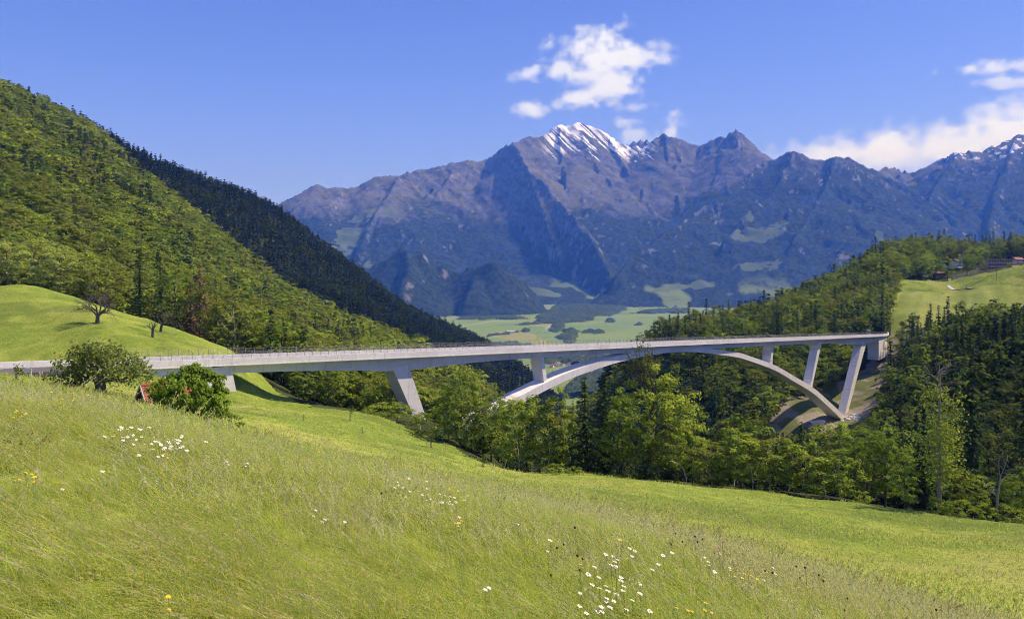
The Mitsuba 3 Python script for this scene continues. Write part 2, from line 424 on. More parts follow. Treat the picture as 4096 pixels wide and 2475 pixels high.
bx, by = np.meshgrid(np.linspace(-60, 60, 41), np.linspace(-60, 1.2, 31), indexing='ij')
bz = -1.75 - .22 * bx - .10 * by - 0.25
ib, jb = np.meshgrid(np.arange(40), np.arange(30), indexing='ij')
ab = (ib * 31 + jb).ravel()
behind = (np.stack([bx, by, bz], -1).reshape(-1, 3), np.stack([ab, ab + 31, ab + 32, ab + 1], 1))
land('meadow', [0], 'meadow_material', 'sloping green hay meadow in the foreground and under the bridge', 'meadow', behind)
land('hay_field', [1], 'hay_material', 'yellow green mown field right of the far bridge end', 'field')
gsx, gsy = np.meshgrid(np.arange(105, 262, .8), np.arange(366, 492, .8), indexing='ij')
gp = gsx / gsy * F + CX
gn = meshkit.fbm(np.stack([gsx / 9, gsy / 9, gsx * 0], -1), 4, 61) - .5
gin = inside(GRAVEL, gsx + 16 * gn, gsy + 16 * (meshkit.fbm(np.stack([gsx / 9, gsy / 9, gsx * 0 + 5], -1), 4, 62) - .5))
gz_ = ground(gsx, gsy) + .12 + .5 * np.abs(meshkit.fbm(np.stack([gsx / 2.5, gsy / 2.5, gsx * 0], -1), 3, 63) - .5)
gi, gj = np.nonzero(gin[:-1, :-1])
gk = gi * gsx.shape[1] + gj
scene['gravel_slope'] = ply((np.stack([gsx, gsy, gz_], -1).reshape(-1, 3), np.stack([gk, gk + gsx.shape[1], gk + gsx.shape[1] + 1, gk + 1], 1)), 'gravel_material', True)
lab('gravel_slope', 'bare grey brown gravel slope round the right foot of the arch', 'slope', kind='structure')
land('hill_pasture', [4], 'meadow_material', 'bright green rounded pasture hill at the right edge', 'pasture')
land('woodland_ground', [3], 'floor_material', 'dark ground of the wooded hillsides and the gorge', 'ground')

# ------------------------------------------------------------------ valley floor and mountains
def field_tone(p, n, uv):
    a = p.x * 0.94 + p.y * 0.34
    b = p.y * 0.94 - p.x * 0.34
    d1, d2, r = voronoi(a / 520.0, b / 120.0)
    d3, d4, r2 = voronoi(a / 150.0 + 7.0, b / 800.0)
    c = mix((0.10, 0.165, 0.042), (0.165, 0.215, 0.058), r)
    c = mix(c, (0.14, 0.20, 0.05), smoothstep(0.5, 0.55, r2) * 0.5)
    c = dr.select(r > 0.90, mi.Color3f(0.185, 0.155, 0.115), c)
    c = dr.select((r2 > 0.94) & (r < 0.8), mi.Color3f(0.20, 0.20, 0.06), c)
    w = smoothstep(6200.0, 6900.0, p.y + 500 * (fbm(p.x / 600, p.y / 600) - 0.5) + 0.16 * dr.abs(p.x - 300) - 0.55 * dr.maximum(p.x - 900, 0))
    return mix(c, mix((0.02, 0.035, 0.012), (0.05, 0.07, 0.02), fbm(p.x / 30, p.y / 30)), w)


plain('field_material', proc(field_tone), 0.95, 0.1)
vx, vy = np.meshgrid(np.linspace(-15500, 16500, 161), np.linspace(1500, 17500, 81), indexing='ij')
vz = np.full(vx.shape, -420.0) - 30 * (vy < 2350) 
kb = (np.arange(160)[:, None] * 81 + np.arange(80)[None]).ravel()
scene['valley_floor'] = ply((np.stack([vx, vy, vz], -1).reshape(-1, 3), np.stack([kb, kb + 81, kb + 82, kb + 1], 1)), 'field_material', True)
lab('valley_floor', 'flat patchwork of green and brown fields on the far valley floor', 'valley', kind='structure')

RIDGES = []


def ridge(pts, slope=0.8, amp=1.0, left=None):
    """A crest: (column, row) on the 2464-pixel copy and distance in km."""
    r = []
    last = None
    for p in pts:
        km = p[2] if len(p) > 2 else last
        last = km
        px, py, Y = D(p[0], p[1], km)
        r.append(P(px, py, Y))
    RIDGES.append((np.array(r), slope, amp, left or slope))


ridge([(560, 600, 8.4), (640, 540, 8.6), (700, 497, 8.8), (735, 460, 9.0), (765, 443, 9.0), (800, 452), (835, 453, 9.1), (890, 437, 9.2), (960, 425, 9.3), (1030, 411, 9.6), (1110, 397, 9.9), (1172, 391, 10.2)], .62, .8)
ridge([(1172, 391, 10.2), (1200, 366, 9.9), (1232, 341, 9.6)], .85, .8, 1.5)
ridge([(1232, 341, 9.6), (1280, 332, 9.9), (1312, 327, 10.1), (1330, 315, 10.25), (1345, 305, 10.3), (1360, 312, 10.4), (1375, 310, 10.4), (1385, 302, 10.4), (1400, 303), (1420, 310, 10.4), (1460, 325, 10.4), (1490, 345, 10.35), (1515, 355, 10.3), (1545, 363, 10.2), (1565, 345, 10.1), (1580, 330, 10.0), (1600, 326, 10.0), (1640, 335, 10), (1680, 351, 10), (1700, 340, 9.9), (1720, 330, 9.8), (1745, 332, 9.7), (1758, 322, 9.65), (1770, 316, 9.6), (1785, 335, 9.55), (1810, 370, 9.5), (1850, 392, 9.4)], .85, 1.0)
ridge([(1850, 392, 8.8), (1875, 383, 8.6), (1900, 374, 8.4), (1910, 373, 8.4), (1945, 385, 8.4), (1980, 392, 8.4), (2010, 383, 8.3), (2050, 395, 8.3), (2090, 412, 8.4)], .7, .9)
ridge([(2090, 412, 8.4), (2110, 415, 9.0), (2125, 407, 9.3), (2140, 403, 9.4), (2160, 411, 9.5), (2180, 420, 9.5), (2200, 418, 9.4), (2230, 402, 9.3), (2260, 385, 9.2), (2310, 368, 9.0), (2360, 370, 9.0), (2400, 355, 9.0), (2450, 332, 9.0), (2500, 330, 9), (2600, 350, 9), (2750, 340, 9)], .62, .8)
ridge([(1480, 352, 13.4), (1502, 346, 13.4), (1512, 352), (1523, 338, 13.4), (1532, 346), (1540, 337, 13.4), (1549, 345), (1556, 336, 13.4), (1575, 350, 13.4)], 1.0, 1.4)
ridge([(1232, 341, 9.6), (1250, 368, 9.25), (1262, 400, 9.0), (1300, 440, 8.7), (1370, 520, 8.1), (1430, 600, 7.4), (1470, 660, 6.9)], .80, .9, 1.35)
ridge([(1172, 391, 10.2), (1085, 430, 9.4), (1040, 490, 8.9), (1000, 560, 8.3), (960, 640, 7.4)], 1.35, 1.0, .9)
ridge([(960, 425, 9.3), (930, 490, 8.6), (880, 560, 8.0), (860, 620, 7.4)], .55, .9, .9)
ridge([(1385, 302, 10.4), (1420, 372, 9.9), (1450, 430, 9.4), (1475, 500, 8.8), (1490, 580, 8.1)], .62, 1.1, 1.25)
ridge([(1460, 325, 10.4), (1500, 400, 9.8), (1545, 455, 9.2), (1580, 530, 8.6), (1590, 600, 7.8)], .62, 1.1, 1.25)
ridge([(1345, 305, 10.3), (1350, 360, 9.9), (1360, 410, 9.5), (1395, 470, 9.0), (1425, 540, 8.4)], .62, 1.1, 1.25)
ridge([(1600, 326, 10.0), (1612, 400, 9.5), (1640, 460, 9.1), (1650, 520, 8.6)], .70, 1.1, 1.35)
ridge([(1685, 350, 9.9), (1700, 410, 9.4), (1715, 460, 9.0)], .75, 1.0, 1.3)
ridge([(1770, 316, 9.6), (1778, 380, 9.2), (1760, 440, 8.9)], .85, 1.0, 1.4)
ridge([(1850, 392, 8.8), (1800, 430, 8.3), (1700, 500, 7.7), (1600, 560, 7.2), (1520, 620, 6.8), (1480, 670, 6.5)], .55, .7, 1.0)
ridge([(2010, 383, 8.3), (1985, 450, 7.8), (1950, 520, 7.3), (1900, 600, 6.7)], .55, .7, 1.05)
ridge([(1910, 373, 8.4), (1870, 450, 7.9), (1800, 520, 7.4), (1740, 590, 6.9)], .55, .7, 1.05)
ridge([(2090, 412, 8.4), (2080, 480, 7.8), (2060, 560, 7.1), (2000, 640, 6.4)], .55, .7, 1.05)
ridge([(2310, 368, 9.0), (2250, 450, 8.3), (2215, 540, 7.6), (2180, 620, 6.8)], .55, .7, 1.05)
ridge([(2450, 332, 9.0), (2400, 440, 8.2), (2380, 540, 7.4), (2380, 640, 6.4)], .55, .7, 1.05)
ridge([(865, 662, 5.95), (890, 648, 5.9), (930, 625, 5.85), (955, 606, 5.8), (975, 598, 5.8), (1010, 611, 5.8), (1060, 640, 5.8), (1100, 648, 5.8), (1150, 645, 5.75), (1190, 640, 5.7), (1215, 650, 5.75), (1250, 680, 5.8), (1290, 710, 5.9)], .85, .6)
ridge([(975, 598, 5.8), (985, 650, 5.5), (965, 700, 5.25)], .75, .6, 1.1)
ridge([(1150, 645, 5.75), (1140, 690, 5.5), (1120, 720, 5.35)], .75, .6, 1.1)
ridge([(890, 648, 5.9), (930, 700, 5.4), (990, 738, 5.1)], .7, .6, .9)


def mountain_height(X, Y):
    H = np.full(X.shape, -1e9)
    wob = (meshkit.fbm(np.stack([X / 700, Y / 700, X * 0], -1), 4, 31) - .5)
    wob2 = .5 - .5 * sum(.55 ** o * np.abs(2 * meshkit.noise(np.stack([X / 210 * 2.1 ** o + 9 * wob, Y / 210 * 2.1 ** o, X * 0 + o], -1), 37 + o) - 1) for o in range(4)) / 1.2
    for r, slope, amp, left in RIDGES:
        along = np.concatenate([[0], np.cumsum(np.linalg.norm(np.diff(r[:, :2], axis=0), axis=1))])
        best = np.full(X.shape, -1e9)
        pad = 3800
        m = (X > r[:, 0].min() - pad) & (X < r[:, 0].max() + pad) & (Y > r[:, 1].min() - pad) & (Y < r[:, 1].max() + pad)
        x, y = X[m], Y[m]
        b = np.full(x.shape, -1e9)
        for k in range(len(r) - 1):
            a, c = r[k], r[k + 1]
            e = c[:2] - a[:2]
            L2 = e @ e
            t_ = ((x - a[0]) * e[0] + (y - a[1]) * e[1]) / L2
            past = ((t_ < 0) & (k == 0)) | ((t_ > 1) & (k == len(r) - 2))
            tt = np.clip(t_, 0, 1)
            dx, dy = x - a[0] - tt * e[0], y - a[1] - tt * e[1]
            d = np.sqrt(dx * dx + dy * dy)
            z = a[2] + tt * (c[2] - a[2])
            s = along[k] + tt * math.sqrt(L2)
            side = np.sign(dx * e[1] - dy * e[0])
            gul = np.abs(2 * meshkit.noise(np.stack([s / 210 + side * 13.7, d / 1500, s * 0], -1), 3) - 1) + .75 * np.abs(2 * meshkit.noise(np.stack([s / 90 + side * 5.1, d / 700, s * 0], -1), 4) - 1) + .4 * np.abs(2 * meshkit.noise(np.stack([s / 42 + side * 2.3, d / 420, s * 0], -1), 6) - 1)
            prof = np.where(past, 1.3 * max(slope, left), np.where(side > 0, left, slope)) * (d - 0.00007 * d * d * np.exp(-d / 3000.0))
            h = z - prof - amp * gul * 105 * np.clip(d / 260, 0, 1) * np.clip(1.25 - d / 1500, .25, 1)
            b = np.maximum(b, h)
        best[m] = b
        H = np.maximum(H, best)
    apron = -424 + np.clip(Y - 6500 + 0.10 * np.abs(X - 300) - .62 * np.maximum(X - 900, 0) + 700 * wob, 0, 4000) * (.17 + .0 * X)
    apron = np.minimum(apron, 60 + 200 * wob)
    H = H + wob * np.clip((H + 430) / 500, 0, 1) * 130 + wob2 * np.clip((H + 430) / 400, 0.0, 1) * 120
    return np.maximum(H, apron)


gx = np.arange(-6000, 8800, 19.0)
gy = np.concatenate([np.arange(3950, 10700, 19.0), np.arange(10700, 14300, 60.0)])
MX, MY = np.meshgrid(gx, gy, indexing='ij')
MZ = mountain_height(MX, MY)
mv = np.stack([MX, MY, MZ], -1).reshape(-1, 3)
ny = len(gy)
ka = (np.arange(len(gx) - 1)[:, None] * ny + np.arange(ny - 1)[None]).ravel()
mf = np.stack([ka, ka + ny, ka + ny + 1, ka + 1], 1)
mf = mf[(mv[mf][:, :, 2] > -423).any(1)]
CLEAR = []
_mh = RegularGridInterpolator((gx, gy), MZ, bounds_error=False, fill_value=-424.0)


def on_mountain(px, py):
    """Where the line of sight of a photograph pixel meets the mountains."""
    Y = np.arange(4000, 13500, 12.0)
    z = _mh(np.stack([(px - CX) / F * Y, Y], -1))
    hit = np.flatnonzero(z > -(py - HY) / F * Y)
    return (px - CX) / F * Y[hit[0]], Y[hit[0]]


for px, py, wide, deep in [(870, 522, 32, 10), (845, 575, 45, 16), (820, 600, 40, 8), (938, 512, 18, 9), (1770, 568, 75, 7), (1840, 560, 55, 11), (1880, 540, 28, 8), (1795, 519, 22, 5), (1820, 643, 55, 7), (1865, 640, 20, 5), (885, 637, 12, 4),
                           (1690, 683, 30, 7), (1625, 690, 30, 6), (1590, 700, 20, 5), (2120, 575, 10, 4), (2180, 600, 14, 5), (2195, 445, 20, 9)]:
    x, y = on_mountain(*D(px, py))
    CLEAR.append((x, y, wide * 1.66 / F * y, max(60.0, deep * 1.66 / F * y / .38)))


def mountain_tone(p, n, uv):
    f1 = fbm(p.x / 420, p.y / 420, p.z / 420, 4)
    f2 = fbm(p.x / 55, p.y / 55, p.z / 55, 4)
    f3 = fbm(p.x / 22, p.y / 22, p.z / 30, 2)
    steep = 1.0 - n.z
    forest = mix((0.008, 0.017, 0.011), (0.028, 0.044, 0.020), 0.3 * f1 + 0.7 * smoothstep(0.3, 0.7, f3))
    strata_ribs = 0.4 * noise(p.z / 34 + 0.006 * p.x + 2.0 * f1, p.x / 900) + 0.6 * noise((p.x + 0.9 * p.z) / 62 + 1.5 * f1, p.y / 300)  # tilted rock bands, plus painted light and dark sides of diagonal ribs
    rock = mix((0.028, 0.031, 0.034), (0.148, 0.151, 0.152), smoothstep(0.22, 0.78, 0.36 * f2 + 0.36 * f3 + 0.28 * strata_ribs))
    rock = mix(rock, (0.125, 0.125, 0.065), smoothstep(0.42, 0.62, f1) * smoothstep(0.55, 0.30, steep) * 0.6)
    line = 430.0 + 620.0 * smoothstep(1500.0, 2900.0, p.x) * smoothstep(9600.0, 8600.0, p.y) + 620.0 * (f1 - 0.5) + 260.0 * (f2 - 0.5) - 420.0 * smoothstep(0.35, 0.6, steep)  # forest raised on the right ridges: dark colour painted for their shadow
    c = mix(forest, rock, smoothstep(-120.0, 120.0, p.z - line))
    scar = smoothstep(0.60, 0.72, fbm(p.x / 70 + 2 * f1, p.y / 70, p.z / 260, 3)) * smoothstep(0.34, 0.5, steep)
    c = mix(c, (0.26, 0.235, 0.20), scar * 0.6)
    low = smoothstep(-150.0, -330.0, p.z) * smoothstep(0.50, 0.58, fbm(p.x / 260, p.y / 330)) * smoothstep(0.3, 0.1, steep) * smoothstep(-200.0, 900.0, p.x)
    c = mix(c, (0.15, 0.20, 0.06), low)
    glade = mi.Float(0)
    for cx, cy, rx, ry in CLEAR:
        r = dr.square((p.x - cx) / rx) + dr.square((p.y - cy) / ry)
        glade = dr.maximum(glade, smoothstep(1.0, 0.7, r + 2.2 * (f1 - 0.5) + 2.6 * (f2 - 0.5)))
    c = mix(c, (0.11, 0.145, 0.055), glade * 0.75)
    streak = 0.6 * noise((p.x + 0.9 * p.z) / 46 + 2 * f1, p.y / 260) + 0.4 * noise((p.x + 0.9 * p.z) / 19, p.y / 120)
    main = smoothstep(330.0, 520.0, p.x) * smoothstep(1850.0, 1600.0, p.x)
    snow = main * smoothstep(0.0, 26.0, p.z - (1385.0 + 900.0 * (streak - 0.42) + 240.0 * (0.5 - f2) + 420 * dr.maximum(steep - 0.5, 0) - 150.0 * smoothstep(850.0, 1250.0, p.x)))
    gully = smoothstep(0.60, 0.66, 0.7 * noise((p.x + 0.9 * p.z) / 30 + 1.2 * f1, p.y / 400) + 0.3 * f2) * smoothstep(1180.0, 1330.0, p.z + 150 * (f1 - 0.5))
    bare = smoothstep(0.60, 0.68, noise((p.x + 0.9 * p.z) / 24 + f1, p.y / 160 + 40)) * smoothstep(1640.0, 1560.0, p.z)
    snow = dr.maximum(snow * (1 - 0.75 * bare), main * gully)
    right = smoothstep(3300.0, 4300.0, p.x) * smoothstep(980, 1120, p.z + 120 * (f1 - .5)) * smoothstep(0.60, 0.66, f2 + 0.25 * (f1 - .5))
    return mix(c, (0.86, 0.87, 0.90), dr.clip(dr.maximum(snow, right), 0, 1))


plain('mountain_material', proc(mountain_tone), 0.95, 0.1)
scene['mountains'] = ply((mv, mf), 'mountain_material', True)
lab('mountains', 'hazy blue mountain range with a snow capped summit behind the valley', 'mountain', kind='structure')


# ------------------------------------------------------------------ the bridge: s metres along the near parapet, e metres inwards from its outer face
A0 = np.array([-63.3, 141.9])
TV = np.array([212.8, 240.3]); TV /= np.linalg.norm(TV)
NV = np.array([-TV[1], TV[0]])
S_ARC, R_ARC = 398.0, 150.0
_zc = np.polyfit([0, 25.5, 63.5, 100.8, 164.4, 239.7, 321.1], [-19.41, -20.67, -23.3, -25.81, -29.81, -34.69, -39.85], 2)


def deck_xy(s, e):
    s, e = np.asarray(s, float), np.asarray(e, float)
    straight = A0 + np.minimum(s, S_ARC)[..., None] * TV + e[..., None] * NV
    phi = np.maximum(s - S_ARC, 0) / R_ARC
    c = A0 + S_ARC * TV + R_ARC * NV
    arc = c + (R_ARC - e)[..., None] * (np.sin(phi)[..., None] * TV - np.cos(phi)[..., None] * NV)
    return np.where((s > S_ARC)[..., None], arc, straight)


def ztop(s):
    """Height of the near parapet's top."""
    s = np.asarray(s, float)
    k = 330.0
    return np.where(s < k, np.polyval(_zc, np.minimum(s, k)), np.polyval(_zc, k) + (s - k) * np.polyval(np.polyder(_zc), k))


def cross(s):
    """How far the far parapet lies below the near one."""
    return np.interp(s, [-40, 20, 330, 480], [.0, .03, .70, .8])


def W3(s, e, dz):
    """A point of the bridge: dz above the near parapet's top; the deck leans with e."""
    s, e, dz = np.broadcast_arrays(np.asarray(s, float), np.asarray(e, float), np.asarray(dz, float))
    xy = deck_xy(s, e)
    return np.concatenate([xy, (ztop(s) + dz - cross(s) * e / 7.8)[..., None]], -1)


def run(s0, s1, section, step=4.0):
    """A solid with a constant section [(e, dz)] from s0 to s1."""
    ss = np.linspace(s0, s1, max(2, int(math.ceil((s1 - s0) / step)) + 1))
    sec = np.array(section, float)
    return loft([W3(np.full(len(sec), s), sec[:, 0], sec[:, 1]) for s in ss])


lab('bridge', 'long slender concrete arch bridge crossing the wooded gorge', 'bridge')
S0, S1 = -12.0, 462.0
SOFFIT = PchipInterpolator([-12, 5, 16.6, 30, 45, 58, 70, 82.7, 103.4, 150, 200, 244, 300, 327, 352, 379, 392, 412, 470], [-2.6, -2.9, -3.1, -3.35, -3.9, -4.55, -4.1, -3.6, -3.25, -3.2, -3.2, -3.25, -3.3, -3.5, -4.1, -5.1, -4.8, -4.2, -3.2])
rings = []
for s in np.concatenate([np.arange(S0, 462.1, 3.0)]):
    b = float(SOFFIT(s))
    sec = np.array([(.12, -1.05), (7.68, -1.05), (7.68, -1.36), (5.95, -1.72), (5.7, b), (2.1, b), (1.85, -1.72), (.12, -1.36)])
    rings.append(W3(np.full(8, s), sec[:, 0], sec[:, 1]))
scene['bridge__girder'] = ply(loft(rings), 'concrete_material')
scene['bridge__road_surface'] = ply(run(S0 - .02, S1 + .02, [(.32, -1.045), (7.48, -1.045), (7.48, -.985), (.32, -.985)]), 'asphalt_material')
PANEL = 8.0
ss = np.arange(S0, S1 - 1, PANEL)
for k, s in enumerate(ss):
    e1 = min(s + PANEL, S1) - .035
    top = 0.0
    scene[num('bridge__parapet_panel')] = ply(run(s, e1, [(.0, top), (.30, top), (.30, -1.04), (.11, -1.04), (.11, -1.30), (.0, -1.30)][::1], 2.0), 'concrete_material')
    scene[num('bridge__edge_strip')] = ply(run(s, e1, [(-.07, -1.25), (.115, -1.25), (.115, -1.40), (-.07, -1.40)], 2.0), 'concrete_material')
for k, s in enumerate(np.arange(-26.0, 417.0, PANEL)):
    scene[num('bridge__parapet_panel')] = ply(run(s, min(s + PANEL, 418.0) - .035, [(7.5, -.02), (7.8, -.02), (7.8, -1.38), (7.69, -1.38), (7.69, -1.045), (7.5, -1.045)], 2.0), 'concrete_material')


def leaning(top, zt, bot, zb, e0=2.0, e1=5.8, eb0=None, eb1=None):
    eb0, eb1 = e0 if eb0 is None else eb0, e1 if eb1 is None else eb1
    b = [np.append(deck_xy(bot[0], eb0), zb), np.append(deck_xy(bot[1], eb0), zb), np.append(deck_xy(bot[1], eb1), zb), np.append(deck_xy(bot[0], eb1), zb)]
    t = [np.append(deck_xy(top[0], e0), zt), np.append(deck_xy(top[1], e0), zt), np.append(deck_xy(top[1], e1), zt), np.append(deck_xy(top[0], e1), zt)]
    return hexa(np.array(b), np.array(t))


for top, zt, bot, zb in [((10.9, 15.0), -21.7, (13.6, 17.6), -34.0), ((56.0, 60.9), -26.6, (64.2, 67.4), -42.0), ((109.6, 111.1), -29.0, (111.6, 113.0), -37.2), ((264.9, 267.3), -39.2, (263.6, 265.5), -48.6), ((319.2, 322.6), -42.6, (307.6, 310.2), -63.2), ((380.0, 387.6), -48.3, (352.0, 356.0), -85.0)]:
    first = top[0] < 20
    scene[num('bridge__pier')] = ply(leaning(top, zt, bot, zb, .75 if first else 2.0, 7.0 if first else 5.8), 'concrete_material')
_ab = PchipInterpolator([70, 88, 102, 111.7, 122.3, 136.1, 149.6, 163, 176.5, 189, 202.3, 216.7, 235.4, 243.5, 267.9, 285.9, 308.3, 326.3, 349.6, 358], [-48.9, -43.9, -40.9, -38.9, -37.1, -35.67, -34.75, -34.45, -34.55, -35.31, -36.73, -38.93, -42.11, -44.13, -50.69, -57.14, -65.32, -73.72, -85.51, -90.3])
rings = []
for s in np.concatenate([np.arange(70, 357, 3.5), [358.0]]):
    zb = float(_ab(s)); sl = float(_ab(s + .5) - _ab(s - .5))
    th = np.interp(s, [70, 120, 185, 245, 300, 358], [2.35, 2.1, 1.75, 1.95, 2.4, 2.9])
    nrm = np.array([-sl, 1.0]) / math.hypot(sl, 1)
    wid = np.interp(s, [70, 185, 358], [2.75, 2.1, 3.0])
    q = []
    for e, up in ((3.9 - wid, 0), (3.9 - wid, 1), (3.9 + wid, 1), (3.9 + wid, 0)):
        q.append(np.append(deck_xy(s + up * th * nrm[0], e), zb + up * th * nrm[1]))
    rings.append(q)
scene['bridge__arch'] = ply(loft(rings), 'concrete_material', 40)
rings = []
for s in np.linspace(405.5, 452, 14):
    rings.append([np.append(deck_xy(s, e), z) for e, z in ((1.0, -60.0), (1.0, float(ztop(s)) - 1.45 - .12), (6.9, float(ztop(s)) - 1.45 - .8), (6.9, -60.0))])
scene['bridge__abutment'] = ply(loft(rings), 'concrete_material', 30)
rings = []
for s in np.linspace(-14, 11.0, 6):
    rings.append([np.append(deck_xy(s, e), z) for e, z in ((.55, -33.0), (.55, float(ztop(s)) - 1.43), (7.3, float(ztop(s)) - 1.46), (7.3, -33.0))])
scene['bridge__abutment_001'] = ply(loft(rings), 'concrete_material')
# two screen fences, one post every two metres
post_mesh = None


def fence(e, dz, s0, s1, label):
    key = num('bridge_fence')
    lab(key, label, 'fence')
    tops = []
    sp = np.arange(s0, s1 + .1, 2.0)
    for s in sp:
        p = W3(s, e, dz)
        m = join([box((-.035, -.035, -.02), (.035, .035, 1.26)), box((-.075, -.075, 1.26), (.075, .075, 1.30))])
        ang = math.atan2(TV[1], TV[0]) + max(0, s - S_ARC) / R_ARC
        k = num(key + '__post')
        scene[k] = mikit.ply(POST, 'steel_material', False, to_world=T().translate(p.tolist()).rotate([0, 0, 1], math.degrees(ang)))
        tops.append(p)
    tops = np.array(tops)
    wires = [tube(tops + [0, 0, h], r, 3) for h, r in ((1.24, .014), (1.0, .006), (.8, .006), (.6, .006), (.4, .006), (.2, .006), (.06, .009))]
    scene[key + '__wire_mesh'] = ply(join(wires), 'steel_material')
    labels[key + '__wire_mesh'] = {'kind': 'stuff'}


POST = join([box((-.035, -.035, -.02), (.035, .035, 1.25)), box((-.07, -.07, 1.252), (.07, .07, 1.30))])
fence(.15, 0.0, -1.0, 418.0, 'thin steel wire fence on the near parapet of the bridge')
fence(7.65, -.02, -6.0, 418.0, 'thin steel wire fence on the far parapet of the bridge')
# approach road on the left, level with the ground
scene['approach_road'] = ply(run(-130.0, S0 - .05, [(-.6, -1.6), (7.4, -1.6), (7.4, -1.0), (-.6, -1.0)], 6.0), 'asphalt_material')
lab('approach_road', 'grey asphalt road leading onto the left end of the bridge', 'road', kind='structure')
scene['road_line'] = ply(run(-130.0, S0 - .1, [(6.75, -.998), (6.90, -.998), (6.90, -.993), (6.75, -.993)], 6.0), 'white_paint_material')
lab('road_line', 'white edge line on the approach road by the concrete wall', 'road marking', kind='structure')
scene['far_road'] = ply(run(S1 + .05, 560.0, [(-.4, -1.7), (8.2, -1.7), (8.2, -1.0), (-.4, -1.0)], 6.0), 'asphalt_material')
lab('far_road', 'road curving away behind the far end of the bridge', 'road', kind='structure')

# ------------------------------------------------------------------ trees: a few grown models of each kind, then every tree of the photograph
def cards(c, nrm, size, tint, r, long=1.5, droop=None):
    """Leaf sprays: one bent, pointed blade of two triangles per centre, facing nrm."""
    n = len(c)
    nrm = nrm / (np.linalg.norm(nrm, axis=1, keepdims=True) + 1e-9)
    a = r.normal(size=(n, 3)) if droop is None else droop + .35 * r.normal(size=(n, 3))
    a -= nrm * (a * nrm).sum(1, keepdims=True)
    a /= np.linalg.norm(a, axis=1, keepdims=True) + 1e-9
    b = np.cross(nrm, a)
    s = np.broadcast_to(np.asarray(size, float), (n,))[:, None] * r.uniform(.7, 1.35, (n, 1))
    v = np.stack([c - a * s * long * .5, c + b * s * .5 + nrm * s * .12, c + a * s * long * .5 - nrm * s * .1, c - b * s * .5 + nrm * s * .12], 1).reshape(-1, 3)
    k = np.arange(n) * 4
    f = np.vstack([np.stack([k, k + 1, k + 2], 1), np.stack([k, k + 2, k + 3], 1)])
    t = np.repeat(tint, 4, 0)
    return v, f, t


def tinted(base, n, r, spread=.22):
    k = np.exp(r.normal(0, spread, (n, 1)))
    w = r.normal(0, .10, (n, 1))
    return np.clip(np.array(base) * k * (1 + w * np.array([1.2, .2, -.4])), .002, .6)


def sphere_dirs(n, r):
    d = r.normal(size=(n, 3))
    return d / np.linalg.norm(d, axis=1, keepdims=True)


def broadleaf(seed, base, clumps=42, leaves=36, leaf=.022, width=.36, bottom=.16, top_heavy=.55, limbs=9, clump_r=.085, bend=.04, sides=6, spread=.22, ragged=.25, thick=1.0, loose=.34):
    """A leafy tree one unit tall: (crown, its tints, trunk and limbs)."""
    r = np.random.default_rng(seed)
    zc, hz = (1 + bottom) / 2 + (top_heavy - .5) * .15, (1 - bottom) / 2
    d = sphere_dirs(clumps, r)
    lump = 1 + ragged * (meshkit.noise(d * 1.7 + seed, seed) * 2 - 1)
    k = r.uniform(.45, 1.0, clumps) ** .6 * lump
    taper = np.where(d[:, 2] > 0, 1 - .35 * d[:, 2] ** 2, 1 - .15 * d[:, 2] ** 2)
    C = np.stack([d[:, 0] * width * k * taper, d[:, 1] * width * k * taper, zc + d[:, 2] * hz * np.minimum(k, 1.02) * .94], 1)
    # trunk and limbs
    zt = np.linspace(0, .82, 7)
    wob = np.cumsum(r.normal(0, bend / 4, (7, 2)), 0) * (zt[:, None] > 0)
    tr = np.column_stack([wob, zt])
    wood = [tube(tr, thick * np.interp(zt, [0, .06, .82], [.020, .014, .003]), sides)]
    for i in r.choice(clumps, min(limbs, clumps), replace=False):
        z0 = np.clip(C[i, 2] - r.uniform(.12, .3), bottom * .8, .75)
        p0 = np.array([np.interp(z0, zt, tr[:, 0]), np.interp(z0, zt, tr[:, 1]), z0])
        mid = (p0 + C[i]) / 2 + [0, 0, -.02] + r.normal(0, .012, 3)
        wood.append(tube([p0, mid, C[i]], [.006 * thick, .004 * thick, .0012 * thick], 4))
    n = clumps * leaves
    own = np.repeat(np.arange(clumps), leaves)
    e = sphere_dirs(n, r)
    e[:, 2] = np.where(e[:, 2] < -.35, -e[:, 2], e[:, 2])
    out = C[own] - [0, 0, zc]
    out /= np.linalg.norm(out, axis=1, keepdims=True) + 1e-6
    cr = (clump_r * r.uniform(.65, 1.3, clumps))[own]
    pos = C[own] + (e * .8 + out * .35) * cr[:, None] * r.uniform(.35, 1.05, (n, 1)) * [1.15, 1.15, .8]
    nn = e * .6 + out * .5 + [.12, 0, .45] + loose * r.normal(size=(n, 3))
    tone = np.exp(r.normal(0, .13, (clumps, 1)))[own]
    v, f, t = cards(pos, nn, leaf, tinted(base, n, r, spread) * tone, r)
    return (v, f), t, join(wood)


